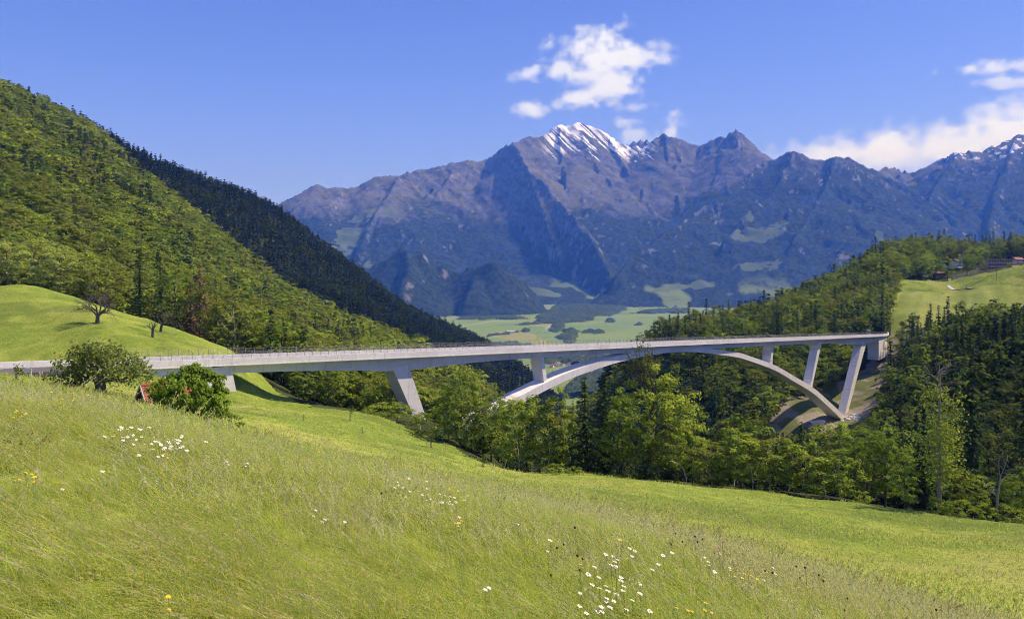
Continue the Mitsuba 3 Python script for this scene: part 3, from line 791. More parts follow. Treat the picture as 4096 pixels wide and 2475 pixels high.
def conifer(seed, base, whorls=26, boughs=8, sprays=7, leaf=.020, width=.17, bottom=.08, power=.85, ragged=.2, droop=.35, bare=0.0, sides=5):
    """A spruce one unit tall."""
    r = np.random.default_rng(seed)
    cs, ns, ds, wood = [], [], [], [tube([[0, 0, 0], [r.normal(0, .004), r.normal(0, .004), .5], [0, 0, .995]], [.016, .011, .001], sides)]
    for i in range(whorls):
        fz = (i + r.uniform(-.3, .3)) / whorls
        z = bottom + (1 - bottom) * np.clip(fz, 0, .985)
        R = width * (1 - np.clip(fz, 0, .985)) ** power * (1 + ragged * r.normal()) + .006
        if fz < .12: R *= .75
        nb = max(3, int(round(boughs * (0.45 + .55 * (1 - fz)))))
        a0 = r.uniform(0, 6.28)
        for k in range(nb):
            if r.random() < bare: continue
            a = a0 + 6.283 * k / nb + r.normal(0, .22)
            Rk = R * r.uniform(.72, 1.15)
            m = max(2, int(sprays * (.35 + .65 * Rk / width)))
            t = (np.arange(m) + r.uniform(.3, .9, m)) / m
            rad = Rk * t
            zz = z - droop * Rk * t ** 1.3 + .10 * Rk * t ** 3
            side = r.normal(0, .22, m) * rad
            c = np.stack([math.cos(a) * rad - math.sin(a) * side, math.sin(a) * rad + math.cos(a) * side, zz + r.normal(0, .004, m)], 1)
            cs.append(c)
            ns.append(np.tile([math.cos(a) * .35, math.sin(a) * .35, 1.0], (m, 1)) + .35 * r.normal(size=(m, 3)))
            ds.append(np.tile([math.cos(a), math.sin(a), -.45], (m, 1)))
    c, nn, dd = np.vstack(cs), np.vstack(ns), np.vstack(ds)
    v, f, t = cards(c, nn, leaf, tinted(base, len(c), r, .2), r, 2.0, dd)
    return (v, f), t, join(wood)


LIGHT, MIDG, OLIVE, SHADED, FRESH = (.262, .345, .048), (.184, .260, .039), (.224, .264, .044), (.060, .100, .029), (.315, .400, .052)
PINE, PINED, LARCH, BLUE = (.075, .118, .034), (.046, .078, .026), (.140, .182, .042), (.034, .064, .034)
MODELS = {}


def model(kind, tier, maker, leafy):
    """Registers a grown tree as a shape group named after its kind."""
    crown, tint, wood = maker
    key = f'{kind}_{tier}_model_{len(MODELS.setdefault((kind, tier), []))}'
    g = {'type': 'shapegroup', 'crown': mikit.ply(crown, 'leaf_material' if leafy else 'needle_material', False, color=tint)}
    if wood is not None:
        g['trunk'] = mikit.ply(wood, 'white_bark_material' if kind == 'birch' else 'bark_material', False)
    scene[key] = g
    MODELS[(kind, tier)].append(key)


for i, c in enumerate([(.29, .385, .050), (.215, .30, .041), OLIVE, (.20, .28, .037), (.335, .43, .056), (.38, .45, .10)]):
    model('broadleaf', 'near', broadleaf(10 + i, c, 70, 50, .019, (.30 + .03 * i if i < 5 else .36), .10 + .03 * (i % 3), limbs=14, clump_r=.075), True)
for i, c in enumerate([LIGHT, OLIVE, FRESH]):
    model('birch', 'near', broadleaf(30 + i, c, 64, 44, .019, .24 + .03 * i, .08, limbs=10, clump_r=.070, ragged=.3, thick=.42), True)
for i, c in enumerate([(.115, .17, .044), PINE, (.125, .185, .044), LARCH]):
    model('spruce', 'near', conifer(40 + i, c, 30, 9, 8, .019, .15 + .02 * i, .04), False)
for i, c in enumerate([FRESH, LIGHT]):
    model('shrub', 'near', broadleaf(50 + i, c, 40, 36, .040, .60, .0, .42, 8, .15), True)
k = 0
for c in (LIGHT, MIDG, OLIVE, FRESH):
    for w in (.31, .38):
        model('broadleaf', 'mid', broadleaf(60 + k, c, 40, 20, .038, w, .06, limbs=4, clump_r=.10, sides=4, loose=.26, spread=.10), True); k += 1
for c in (PINE, PINED, LARCH):
    for w in (.14, .18):
        model('spruce', 'mid', conifer(80 + k, c, 17, 6, 4, .040, w, .06, sides=4), False); k += 1
for c in (LIGHT, MIDG, OLIVE, FRESH):
    for w in (.32, .40):
        model('broadleaf', 'far', broadleaf(100 + k, c, 24, 11, .070, w, .03, limbs=0, clump_r=.125, sides=3, loose=.2, spread=.10), True); k += 1
for c in (PINE, PINED, LARCH):
    model('spruce', 'far', conifer(120 + k, c, 11, 5, 2, .075, .16, .04, sides=3), False); k += 1
for c in ((.030, .048, .027), (.034, .053, .023), (.026, .042, .024)):  # shade over the spur is painted in through these dark foliage colours
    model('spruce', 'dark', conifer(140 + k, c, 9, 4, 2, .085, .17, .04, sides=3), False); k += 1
for c in ((.044, .070, .024), (.036, .060, .024), (.058, .088, .030)):  # same painted shade for the leafy trees of the spur
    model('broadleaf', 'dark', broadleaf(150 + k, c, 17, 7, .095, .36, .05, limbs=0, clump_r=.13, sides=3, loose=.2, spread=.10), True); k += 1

for i, c in enumerate([(.13, .18, .032), (.075, .115, .030), (.185, .245, .038)]):  # darker copies: shade of the right slope is put into the leaf colour
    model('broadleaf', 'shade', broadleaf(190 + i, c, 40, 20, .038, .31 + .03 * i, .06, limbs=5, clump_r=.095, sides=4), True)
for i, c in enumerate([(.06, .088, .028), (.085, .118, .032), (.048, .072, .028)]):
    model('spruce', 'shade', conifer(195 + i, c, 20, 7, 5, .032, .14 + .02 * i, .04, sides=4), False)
for i, c in enumerate([MIDG, SHADED, (.10, .14, .03), (.125, .15, .036)]):  # duller copies with the shadow of the near slope worked into their colour
    model('broadleaf', 'wood', broadleaf(170 + i, c, 44, 30, .028, .31 + .03 * i, .08, limbs=9, clump_r=.085), True)
for i, c in enumerate([PINED, PINE, (.045, .066, .026)]):
    model('spruce', 'wood', conifer(180 + i, c, 26, 8, 6, .025, .15 + .02 * i, .04), False)
ALL = []          # every tree of the woods: x, y, z, height, kind, tier, wood, visible size in photograph pixels


def place(key, group, p, h, rot, wid=1.0, lean=(0, 0)):
    m = T().translate(list(map(float, p)))
    if lean[0] or lean[1]:
        m = m @ T().rotate([0, 1, 0], lean[0]) @ T().rotate([1, 0, 0], lean[1])
    scene[key] = {'type': 'instance', 'g': {'type': 'ref', 'id': group}, 'to_world': m @ T().rotate([0, 0, 1], rot) @ T().scale([h * wid, h * wid, h])}


# the ceiling of the woods in front of the bridge: row of the photograph that no crown rises above
TOP_PX = [900, 1100, 1280, 1400, 1500, 1640, 1740, 1900, 2050, 2200, 2420, 2600, 2770, 2850, 2900, 2960, 3050, 3100, 3250, 3380, 3450, 3520, 3570, 3610, 3640, 3720, 3760, 3900, 4100, 5000]
TOP_PY = [1640, 1655, 1640, 1625, 1630, 1650, 1660, 1680, 1690, 1690, 1700, 1690, 1700, 1735, 1640, 1560, 1590, 1715, 1690, 1715, 1690, 1640, 1560, 1440, 1320, 1290, 1215, 1200, 1195, 1190]
r = np.random.default_rng(99)


def wood_patch(name, x0, x1, y0, y1, step, h0, h1, conif, where, tier, limit=False):
    gx, gy = np.meshgrid(np.arange(x0, x1, step), np.arange(y0, y1, step), indexing='ij')
    X = (gx + r.uniform(-.48, .48, gx.shape) * step).ravel()
    Y = (gy + r.uniform(-.48, .48, gx.shape) * step).ravel()
    px = X / Y * F + CX
    ok = (px > -260) & (px < 4360) & (cover(X, Y) == 3) & ~inside(GRAVEL, X, Y)
    X, Y, px = X[ok], Y[ok], px[ok]
    ok = where(X, Y, px)
    X, Y, px = X[ok], Y[ok], px[ok]
    Z = ground(X, Y)
    patch = meshkit.fbm(np.stack([X / 55, Y / 55, X * 0], -1), 3, 12)
    con = r.random(len(X)) < np.clip(conif + (patch - .5) * 2.2, 0.03, .97)
    h = r.uniform(h0, h1, len(X)) * np.where(con, 1.12, .92) * (.8 + .4 * r.random(len(X)))
    if limit:
        cap = -(np.interp(px, TOP_PX, TOP_PY) - HY) / F * Y - Z
        h = np.where(Y < 395, np.minimum(h, cap * r.uniform(.82, 1.0, len(X))), h)
    ok = (h > 2.5) & seen(X, Y, h)
    # clear of the bridge
    rel = np.stack([X, Y], -1) - A0
    s, e = rel @ TV, rel @ NV
    ok &= ~((s > -40) & (s < 470) & (e > -4.5) & (e < 12.5) & (Z + h > ztop(s) - 6)) & ~((s > 340) & (s < 375) & (e > -5) & (e < 14))
    for i in np.flatnonzero(ok):
        kind = 'spruce' if con[i] else 'broadleaf'
        ALL.append((X[i], Y[i], Z[i] - .3, h[i], kind, tier, name, h[i] / Y[i] * F))


deck_side = lambda X, Y: (np.stack([X, Y], -1) - A0) @ NV       # metres beyond the near parapet
ANY = lambda X, Y, px: np.ones(X.shape, bool)
# hillside on the left
SPUR = lambda X, Y, px: Y > np.interp(px, [0, 382, 665, 831, 997, 1164, 1380, 1630, 1970, 2100], [985, 975, 905, 860, 815, 760, 700, 640, 600, 560])
wood_patch('hillside', -760, 60, 215, 470, 6.3, 13, 19, .15, lambda X, Y, px: (px < 2080) & ~SPUR(X, Y, px) & (deck_side(X, Y) > 14) & (Y < 470) & (Y > np.interp(px, [0, 600, 1000, 1100], [248, 240, 226, 200])), 'mid')
wood_patch('hillside', -800, 60, 470, 990, 7.2, 13, 19, .16, lambda X, Y, px: (px < 2080) & ~SPUR(X, Y, px), 'far')
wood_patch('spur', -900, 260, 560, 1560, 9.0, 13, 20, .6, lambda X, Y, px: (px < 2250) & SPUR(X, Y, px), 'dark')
# right bank beyond the bridge
wood_patch('far bank', 40, 620, 395, 640, 7.4, 12, 21, .34, lambda X, Y, px: (px > 2240) & (deck_side(X, Y) > 13), 'mid')
wood_patch('far bank', 180, 720, 690, 960, 8.6, 17, 24, .12, lambda X, Y, px: (px > 3480) & ~((px > 3760) & (Y < 800) & (Y > 690)), 'mid')
wood_patch('far bank', 40, 620, 640, 960, 8.6, 12, 20, .30, lambda X, Y, px: (px > 2300) & ((px < 3480) | (Y < 690)) & ~((px > 3760) & (Y < 800) & (Y > 690)) & ~((px < 3060) & (Y > 640)), 'far')
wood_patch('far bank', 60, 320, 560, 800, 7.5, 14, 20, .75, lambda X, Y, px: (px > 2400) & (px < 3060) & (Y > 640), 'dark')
# gorge and near slopes on this side of the bridge
wood_patch('near slope', -110, 420, 130, 395, 6.2, 10, 20, .42, lambda X, Y, px: (px > 1240) & (deck_side(X, Y) < -6) & (Y > np.interp(px, EDGE_PX, EDGE_Y) + 13) & (Y < 240), 'wood', True)
wood_patch('near slope', -110, 240, 240, 400, 6.4, 12, 22, .40, lambda X, Y, px: (px > 1240) & (px < 3560) & (deck_side(X, Y) < -6), 'mid', True)
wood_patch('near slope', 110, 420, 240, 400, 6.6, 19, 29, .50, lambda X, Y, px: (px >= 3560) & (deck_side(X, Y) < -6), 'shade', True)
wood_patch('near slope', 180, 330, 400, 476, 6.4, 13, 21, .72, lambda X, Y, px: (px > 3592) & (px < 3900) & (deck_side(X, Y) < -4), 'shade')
wood_patch('under bridge', -60, 120, 175, 330, 6.4, 8, 15, .35, lambda X, Y, px: (px > 1180) & (deck_side(X, Y) > 10) & (px < 2060) & (Y < 330), 'mid')

# the named trees along the meadow's edge: (column, row of the top, row of the foot, distance, kind, model, width, label)
EDGE = [
    (1520, 1602, 1680, 166, 'shrub', 0, 1.0, 'bright green shrub at the foot of the second leaning pier'),
    (1590, 1600, 1685, 167, 'shrub', 1, 1.0, 'leafy shrub right beside the second leaning pier foot'),
    (1470, 1625, 1672, 163, 'shrub', 0, .9, 'low fresh green shrub left of the leaning pier at the meadow edge'),
    (1735, 1620, 1735, 158, 'shrub', 1, .95, 'round dense shrub left of the pale rock heap'),
    (1845, 1478, 1760, 152, 'broadleaf', 1, .82, 'tall leafy tree with bare stems below, left of the arch foot'),
    (1795, 1540, 1745, 156, 'broadleaf', 3, .75, 'narrow leafy tree left of the tall one by the arch foot'),
    (1885, 1560, 1772, 150, 'broadleaf', 4, .9, 'bright leafy tree hiding the left foot of the arch'), (1930, 1600, 1778, 147, 'broadleaf', 0, .85, 'round leafy tree right beside the left arch foot'), (1965, 1570, 1785, 150, 'broadleaf', 1, .8, 'leafy tree rising in front of the arch just right of its left foot'),
    (2480, 1545, 1895, 136, 'broadleaf', 0, .7, 'light leafy tree between the right spruce and the bare twigged tree'), (2690, 1560, 1905, 134, 'broadleaf', 4, .85, 'light full tree close right of the bare twigged tree'),
    (1858, 1632, 1766, 152, 'shrub', 0, .8, 'dense shrub between the two leafy trees at the left arch foot'), (1908, 1640, 1776, 150, 'shrub', 1, .8, 'low dense shrub under the round tree at the left arch foot'),
    (1945, 1590, 1765, 147, 'birch', 1, 1.0, None), (2010, 1600, 1790, 138, 'birch', 0, 1.1, None), (2075, 1560, 1815, 134, 'birch', 2, 1.0, None),
    (2135, 1590, 1830, 131, 'birch', 0, 1.15, None), (2190, 1570, 1850, 130, 'birch', 1, 1.1, None),
    (2235, 1540, 1870, 130, 'broadleaf', 0, .70, 'bright leafy tree left of the two spruces before the bridge'),
    (2338, 1500, 1880, 132, 'spruce', 1, 1.45, 'left one of two spruces standing before the arch'),
    (2418, 1478, 1885, 134, 'spruce', 1, 1.30, 'right one of two spruces standing before the arch, with a sharp tip'),
    (2470, 1640, 1900, 128, 'broadleaf', 3, .9, 'dark broad tree under the right spruce'),
    (2590, 1650, 1900, 126, 'spruce', 3, 1.3, 'low wide conifer in front of the tall tree with bare twigs on top'),
    (2700, 1690, 1915, 123, 'broadleaf', 2, 1.0, None), (2770, 1735, 1925, 120, 'broadleaf', 4, 1.0, None), (2850, 1740, 1935, 118, 'birch', 1, 1.6, None), (2935, 1720, 1940, 117, 'birch', 0, 1.6, None),
    (3010, 1735, 1945, 115, 'birch', 2, 1.5, None), (3080, 1730, 1950, 114, 'birch', 1, 1.6, None), (3150, 1760, 1955, 112, 'birch', 0, 1.5, None), (3225, 1790, 1962, 110, 'birch', 1, 1.5, None), (3300, 1810, 1970, 108, 'birch', 2, 1.6, None), (3370, 1800, 1978, 107, 'birch', 0, 1.6, None),
    (3205, 1680, 1920, 135, 'spruce', 1, 1.1, 'dark spruce behind the thicket, below the gravel track'),
    (3340, 1680, 1900, 140, 'broadleaf', 4, .95, 'bright round tree just below the right arch foot'),
    (3470, 1690, 1990, 112, 'broadleaf', 3, .85, 'dark leafy tree left of the cone shaped tree at the meadow edge'),
    (3540, 1720, 1995, 110, 'broadleaf', 1, .8, 'slim leafy tree close left of the cone shaped tree'),
    (3625, 1820, 2035, 101, 'broadleaf', 0, 1.0, 'cone shaped bright tree standing out at the meadow edge on the right'),
    (3850, 1880, 2050, 100, 'broadleaf', 2, .9, 'low tree right behind the tall bare topped tree'),
    (3905, 1890, 2055, 99, 'broadleaf', 4, .8, 'small leafy tree between the tall tree and the dead tree'),
    (4050, 1900, 2080, 96, 'broadleaf', 1, .9, 'leafy tree in the right corner of the wood edge'),
    (4110, 1850, 2085, 100, 'broadleaf', 3, .9, 'dark leafy tree cut by the right picture edge'),
    (3760, 1985, 2050, 97, 'shrub', 0, .8, 'pale shrub at the foot of the tall bare topped tree'), (3835, 1990, 2060, 96, 'shrub', 1, .9, 'pale leafy shrub right of the tall tree foot'), (3930, 2010, 2068, 95, 'shrub', 0, .9, 'low shrub left of the dead tree foot'), (4030, 2010, 2078, 94, 'shrub', 1, 1.0, 'low shrub right of the dead tree foot'),
    (2225, 1850, 1893, 118, 'shrub', 0, 1.0, 'left one of two bright shrubs standing out in the meadow'), (2300, 1862, 1897, 117, 'shrub', 1, 1.0, 'right one of two bright shrubs standing out in the meadow'),
    (3450, 1960, 2000, 104, 'shrub', 0, .8, 'small shrub at the shaded meadow edge by the thicket'),
    (130, 950, 1160, 232, 'broadleaf', 5, 1.25, 'large pale green tree on the left behind the grass hill'), (25, 960, 1150, 236, 'broadleaf', 5, 1.15, 'pale green tree cut by the left picture edge'), (235, 985, 1180, 234, 'broadleaf', 5, 1.0, 'pale green tree right of the large one behind the grass hill'),
    (330, 1030, 1200, 240, 'broadleaf', 2, .9, 'olive leafy tree behind the big bare tree'), (420, 1030, 1225, 236, 'broadleaf', 2, .8, 'olive tree behind the grass hill, right of the big bare tree'),
    (560, 990, 1265, 228, 'spruce', 1, 1.2, 'dark tall spruce behind the grass hill, left of the brown dead one'), (640, 1010, 1275, 226, 'spruce', 0, 1.1, 'dark spruce just behind the small leafing orchard tree'), (700, 1060, 1290, 224, 'broadleaf', 1, .8, 'leafy tree between the dark spruce and the brown dead one'),
    (3868, 1012, 1094, 728, 'broadleaf', 1, 1.1, 'dark round tree left of the long brown building on the right hill'), (3912, 1018, 1092, 732, 'broadleaf', 3, 1.1, 'round tree directly at the left corner of the long brown building'), (3890, 985, 1085, 770, 'broadleaf', 4, 1.0, 'tall tree behind the ball fence on the right hill'),
    (3790, 1025, 1098, 726, 'broadleaf', 0, 1.2, 'round tree standing before the white hill house'), (3735, 1020, 1097, 724, 'broadleaf', 1, 1.2, 'broad tree left of the low orange roofed house'), (3700, 1015, 1100, 722, 'broadleaf', 4, 1.2, 'broad light tree at the left end of the tree row on the right hill'),
    (3955, 985, 1070, 800, 'broadleaf', 3, .9, 'tree rising behind the left half of the long brown building'), (4015, 970, 1068, 805, 'broadleaf', 0, .9, 'light tree rising behind the right half of the long brown building'), (4085, 985, 1070, 800, 'broadleaf', 1, .9, 'tree behind the red brown roofed house at the right edge'), (4045, 1045, 1082, 716, 'shrub', 1, .9, 'bush on the crest of the green hill by the pink red roof'),
    (870, 1090, 1350, 215, 'broadleaf', 2, .75, 'olive leafy tree right of the brown dead spruce'), (930, 1130, 1375, 210, 'birch', 1, 1.2, 'light tree behind the leaning white pole'),
]
ORD = ['first', 'second', 'third', 'fourth', 'fifth', 'sixth', 'seventh', 'eighth', 'ninth', 'tenth', 'eleventh', 'twelfth']
thicket = {}
WIDTHS = {'shrub': 1.35, 'broadleaf': 1.0, 'birch': 1.0, 'spruce': 1.0}
NAMES = {'shrub': 'shrub', 'broadleaf': 'broadleaf_tree', 'birch': 'birch_tree', 'spruce': 'spruce_tree'}
CATS = {'shrub': 'shrub', 'broadleaf': 'tree', 'birch': 'tree', 'spruce': 'tree'}
for px, pt, pb, Y, kind, mod, wd, label in EDGE:
    b = P(px, pb, Y)
    z = float(ground(b[0], b[1])) - .15
    h = -(pt - HY) / F * Y - z
    key = num(NAMES[kind])
    place(key, MODELS[(kind, 'near')][mod], (b[0], b[1], z), h, r.uniform(0, 360), wd * WIDTHS[kind])
    if not label:
        side_ = 'left of the two spruces' if px < 2300 else 'right of the bare twigged tree'
        n_ = thicket[px < 2300] = thicket.get(px < 2300, 0) + 1
        label = f'{ORD[n_ - 1]} tree from the left in the thicket {side_}'
    lab(key, label, CATS[kind])

# the woods: the largest in view are trees of their own, the rest is forest
ALL.sort(key=lambda t: -t[7])
GROUPS = {'hillside': ('tree of the sunlit hillside wood left of the bridge', 'trees of the sunlit hillside wood on the left'),
          'spur': ('tree of the dark wooded spur behind the left hillside', 'trees of the dark spur'),
          'far bank': ('tree of the wooded bank beyond the bridge', 'trees of the wooded bank beyond the bridge'),
          'near slope': ('tree of the dense wooded slope below the meadow, this side of the bridge', 'trees of the wooded slope this side of the bridge'),
          'under bridge': ('tree of the wood seen under the left end of the bridge', 'trees seen under the left end of the bridge')}
OWN = 290
taken = {'broadleaf': 0, 'spruce': 0}
LOOK = {'broadleaf': 'leafy', 'spruce': 'needle leaved'}
nf = 0
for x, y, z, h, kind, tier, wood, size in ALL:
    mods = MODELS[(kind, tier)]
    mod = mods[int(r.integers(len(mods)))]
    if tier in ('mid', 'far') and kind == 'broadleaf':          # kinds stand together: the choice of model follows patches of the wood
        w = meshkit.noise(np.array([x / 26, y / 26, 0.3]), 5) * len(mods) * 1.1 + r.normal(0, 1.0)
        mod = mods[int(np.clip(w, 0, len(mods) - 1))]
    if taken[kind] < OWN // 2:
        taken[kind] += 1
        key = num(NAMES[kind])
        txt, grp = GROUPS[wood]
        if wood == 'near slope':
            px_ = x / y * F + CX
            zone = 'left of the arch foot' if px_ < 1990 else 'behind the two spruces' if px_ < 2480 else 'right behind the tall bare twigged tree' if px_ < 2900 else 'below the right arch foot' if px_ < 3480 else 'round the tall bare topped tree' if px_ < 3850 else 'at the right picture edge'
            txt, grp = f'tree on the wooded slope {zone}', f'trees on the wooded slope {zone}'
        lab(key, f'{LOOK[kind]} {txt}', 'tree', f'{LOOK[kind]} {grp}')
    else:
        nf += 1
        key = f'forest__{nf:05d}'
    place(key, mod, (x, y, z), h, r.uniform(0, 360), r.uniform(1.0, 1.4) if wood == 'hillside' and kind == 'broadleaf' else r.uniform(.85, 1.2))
lab('forest', 'dense mixed forest covering the hillsides on both sides of the gorge', 'forest', kind='stuff')
print('trees', len(ALL))

#TREES_END
# ------------------------------------------------------------------ single trees with a character of their own
def hit(px, py, up=0.0, y0=1.6, y1=900.0):
    """Where the line of sight of a photograph pixel comes within `up` metres of the ground."""
    Y = np.exp(np.linspace(math.log(y0), math.log(y1), 2600))
    X = (px - CX) / F * Y
    k = np.flatnonzero(ground(X, Y) + up >= -(py - HY) / F * Y)
    k = k[0] if len(k) else len(Y) - 1
    return np.array([X[k], Y[k], ground(X[k], Y[k])])


def branches(r, start, direction, length, radius, depth, out, tips, spread=.75, kids=3, droop=0.0, curl=.25, taper=.62, sides=5):
    """A limb and its forks, added to out; the ends of the last twigs go to tips."""
    n = 4
    p, d = np.array(start, float), np.array(direction, float)
    pts = [p.copy()]
    for _ in range(n):
        d = d + curl * r.normal(size=3) * .35 + [0, 0, -droop]
        d /= np.linalg.norm(d)
        p = p + d * length / n
        pts.append(p.copy())
    out.append(tube(pts, np.linspace(radius, radius * taper, n + 1), sides if depth > 1 else 3))
    if depth == 0:
        tips.append((pts[-1], d)); tips.append((pts[2], d))
        return
    for k in range(kids + (1 if depth > 2 else 0)):
        a = r.normal(size=3); a -= d * (a @ d); a /= np.linalg.norm(a)
        nd = d * r.uniform(.45, 1.0) + a * spread * r.uniform(.6, 1.2)
        q = pts[-1] if k == 0 else pts[int(r.integers(2, n + 1))]
        branches(r, q, nd / np.linalg.norm(nd), length * r.uniform(.58, .80), radius * taper * r.uniform(.65, .9), depth - 1, out, tips, spread, kids, droop, curl, taper, max(3, sides - 1))


def tip_leaves(tips, r, n, size, base, reach=.3, up=.6):
    c = np.array([t[0] for t in tips]); c = np.repeat(c, n, 0)
    c = c + r.normal(size=c.shape) * reach
    nn = r.normal(size=c.shape) * .7 + [0.1, -.1, up]
    v, f, t = cards(c, nn, size, tinted(base, len(c), r, .22), r)
    return (v, f), t


def grown(key, label, cat, wood=None, crown=None, tint=None, bark='bark_material', leafmat='leaf_material', smooth=False):
    key = num(key)
    lab(key, label, cat)
    if wood is not None: scene[key + '__trunk'] = ply(wood, bark, 50)
    if crown is not None: scene[key + '__crown'] = ply(crown, leafmat, False, color=tint)
    return key


r = np.random.default_rng(5)
# the spreading orchard tree beside the road, left
b = P(400, 1576, 69); b[2] = float(ground(b[0], b[1])) - .1
out, tips = [tube([b, b + [.05, 0, .6], b + [-.05, 0, 1.25]], [.55, .42, .46], 10)], []
for k, (dx, dy, dz, L) in enumerate([(-1, .1, .30, 2.3), (-.85, -.5, .55, 2.0), (-.5, .6, .8, 1.9), (.15, -.2, 1.1, 1.9), (.55, .5, .75, 1.9), (1, -.2, .40, 2.0), (.95, .35, .25, 2.2), (.4, -.8, .6, 1.7), (-.3, -.7, .9, 1.8), (.7, 0, .9, 1.8)]):
    d = np.array([dx, dy, dz]); branches(r, b + [0, 0, 1.1], d / np.linalg.norm(d), L * .80, .17, 4, out, tips, .85, 2, .0, .5, .6, 6)
tips2 = [t for t in tips if t[0][2] < b[2] + 5.5 and abs(t[0][0] - b[0]) < 4.6 and (t[0][2] > b[2] + 1.7 or abs(t[0][0] - b[0]) > 2.1)]
cr, tn = tip_leaves(tips2, r, 6, .20, (.205, .255, .062), .30)
grown('orchard_tree', 'dark spreading old fruit tree with a short thick trunk beside the road', 'tree', join(out), cr, tn)
# big bush before the shed
b = P(762, 1662, 46); b[2] = float(ground(b[0], b[1])) - .2
c, t, w = broadleaf(301, (.20, .30, .038), 230, 84, .044, .86, -.05, .45, 14, .115, thick=1.3, ragged=.28)
S_ = np.array([2.5, 2.5, 3.5])
key = grown('elder_bush', 'large bright green bush half covering the red roofed shed', 'bush', (w[0] * S_ + b, w[1]), (c[0] * S_ + b, c[1]), t)
b2 = P(905, 1668, 45); b2[2] = float(ground(b2[0], b2[1])) - .1
c, t, w = broadleaf(302, (.21, .31, .042), 60, 60, .055, .66, .0, .5, 8, .15)
grown('young_bush', 'smaller light bush on the right side of the large bush', 'bush', (w[0] * [1.4, 1.3, 1.25] + b2, w[1]), (c[0] * [1.4, 1.3, 1.25] + b2, c[1]), t)
# bare fruit trees on the grass hill
b = hit(390, 1291); out, tips = [tube([b - [0, 0, .2], b + [0, 0, .8], b + [.05, 0, 1.5]], [.5, .38, .42], 8)], []
for dx, dy, dz in [(-1, .1, .75), (-.6, -.4, 1.0), (-.2, .3, 1.4), (.25, -.2, 1.3), (.7, .2, 1.0), (1, -.1, .7)]:
    d = np.array([dx, dy, dz]); branches(r, b + [0, 0, 1.35], d / np.linalg.norm(d), 2.25, .20, 5, out, tips, .62, 2, -.03, .45, .72, 6)
grown('bare_tree', 'large leafless tree with a wide twiggy crown on the grass hill', 'tree', join(out), bark='bark_material')
b = hit(611, 1349); out, tips = [tube([b - [0, 0, .2], b + [0, 0, .9], b + [.05, 0, 1.7]], [.36, .28, .34], 8)], []
for dx, dy, dz in [(-.7, .1, .8), (.35, .2, 1.2), (.55, -.2, 1.0), (-.1, .3, 1.0)]:
    d = np.array([dx, dy, dz]); branches(r, b + [0, 0, 1.5], d / np.linalg.norm(d), 1.5, .15, 1, out, tips, .7, 2, .0, .4, .6, 6)
grown('pollard_tree', 'small dark pollarded tree stump on the grass hill, nearly bare', 'tree', join(out))
b = hit(643, 1327); out, tips = [tube([b - [0, 0, .2], b + [.1, 0, 1.0], b + [.3, 0, 1.7]], [.34, .26, .3], 8)], []
for dx, dy, dz in [(-.5, .1, .8), (.6, .2, .9), (1.0, -.2, .7), (1.0, .1, .35), (.3, .3, 1.1)]:
    d = np.array([dx, dy, dz]); branches(r, b + [.3, 0, 1.6], d / np.linalg.norm(d), 2.2, .14, 3, out, tips, .7, 2, .0, .5, .62, 6)
cr, tn = tip_leaves(tips[::2], r, 4, .26, (.15, .16, .05), .3)
grown('orchard_tree', 'small half leafed fruit tree leaning right on the grass hill', 'tree', join(out), cr, tn)
# brown dead spruce at the wood edge
for (px, pt, pb, Y, wd, n), label in [((800, 1045, 1340, 222, .20, 17), 'tall brown dead spruce at the edge of the left wood'), ((762, 1085, 1330, 226, .17, 9), 'lower brown dead spruce touching the left side of the tall dead one')]:
    b = P(px, pb, Y); b[2] = float(ground(b[0], b[1])) - .2
    h = -(pt - HY) / F * Y - b[2]
    c, t, w = conifer(310 + n, (.26, .175, .11), 26, 9, 12, .019, wd, .08, droop=.5, bare=.12)
    v, f = c
    out = [(w[0] * h + b, w[1])]
    for k in range(110):
        z = r.uniform(.08, .95); a = r.uniform(0, 6.28); R = wd * (1 - z) ** .8 * h * r.uniform(.6, 1.1)
        p0 = b + [0, 0, z * h]
        out.append(tube([p0, p0 + [math.cos(a) * R * .5, math.sin(a) * R * .5, -.1 * R], p0 + [math.cos(a) * R, math.sin(a) * R, -.4 * R]], [.05, .03, .012], 3))
    grown('dead_spruce', label, 'tree', join(out), (v * h + b, f), t, 'dead_twig_material', 'needle_material')
# leaning white pole by the wood edge
p0 = hit(882, 1369); q0 = P(960, 1281, p0[1] + 3)
scene['leaning_trunk'] = ply(tube([p0 - [0, 0, .2], (p0 + q0) / 2 + [0, 0, .25], q0], [.16, .11, .03], 6), 'white_bark_material', 40)
lab('leaning_trunk', 'thin white tree trunk leaning right at the corner of the left wood', 'tree trunk')
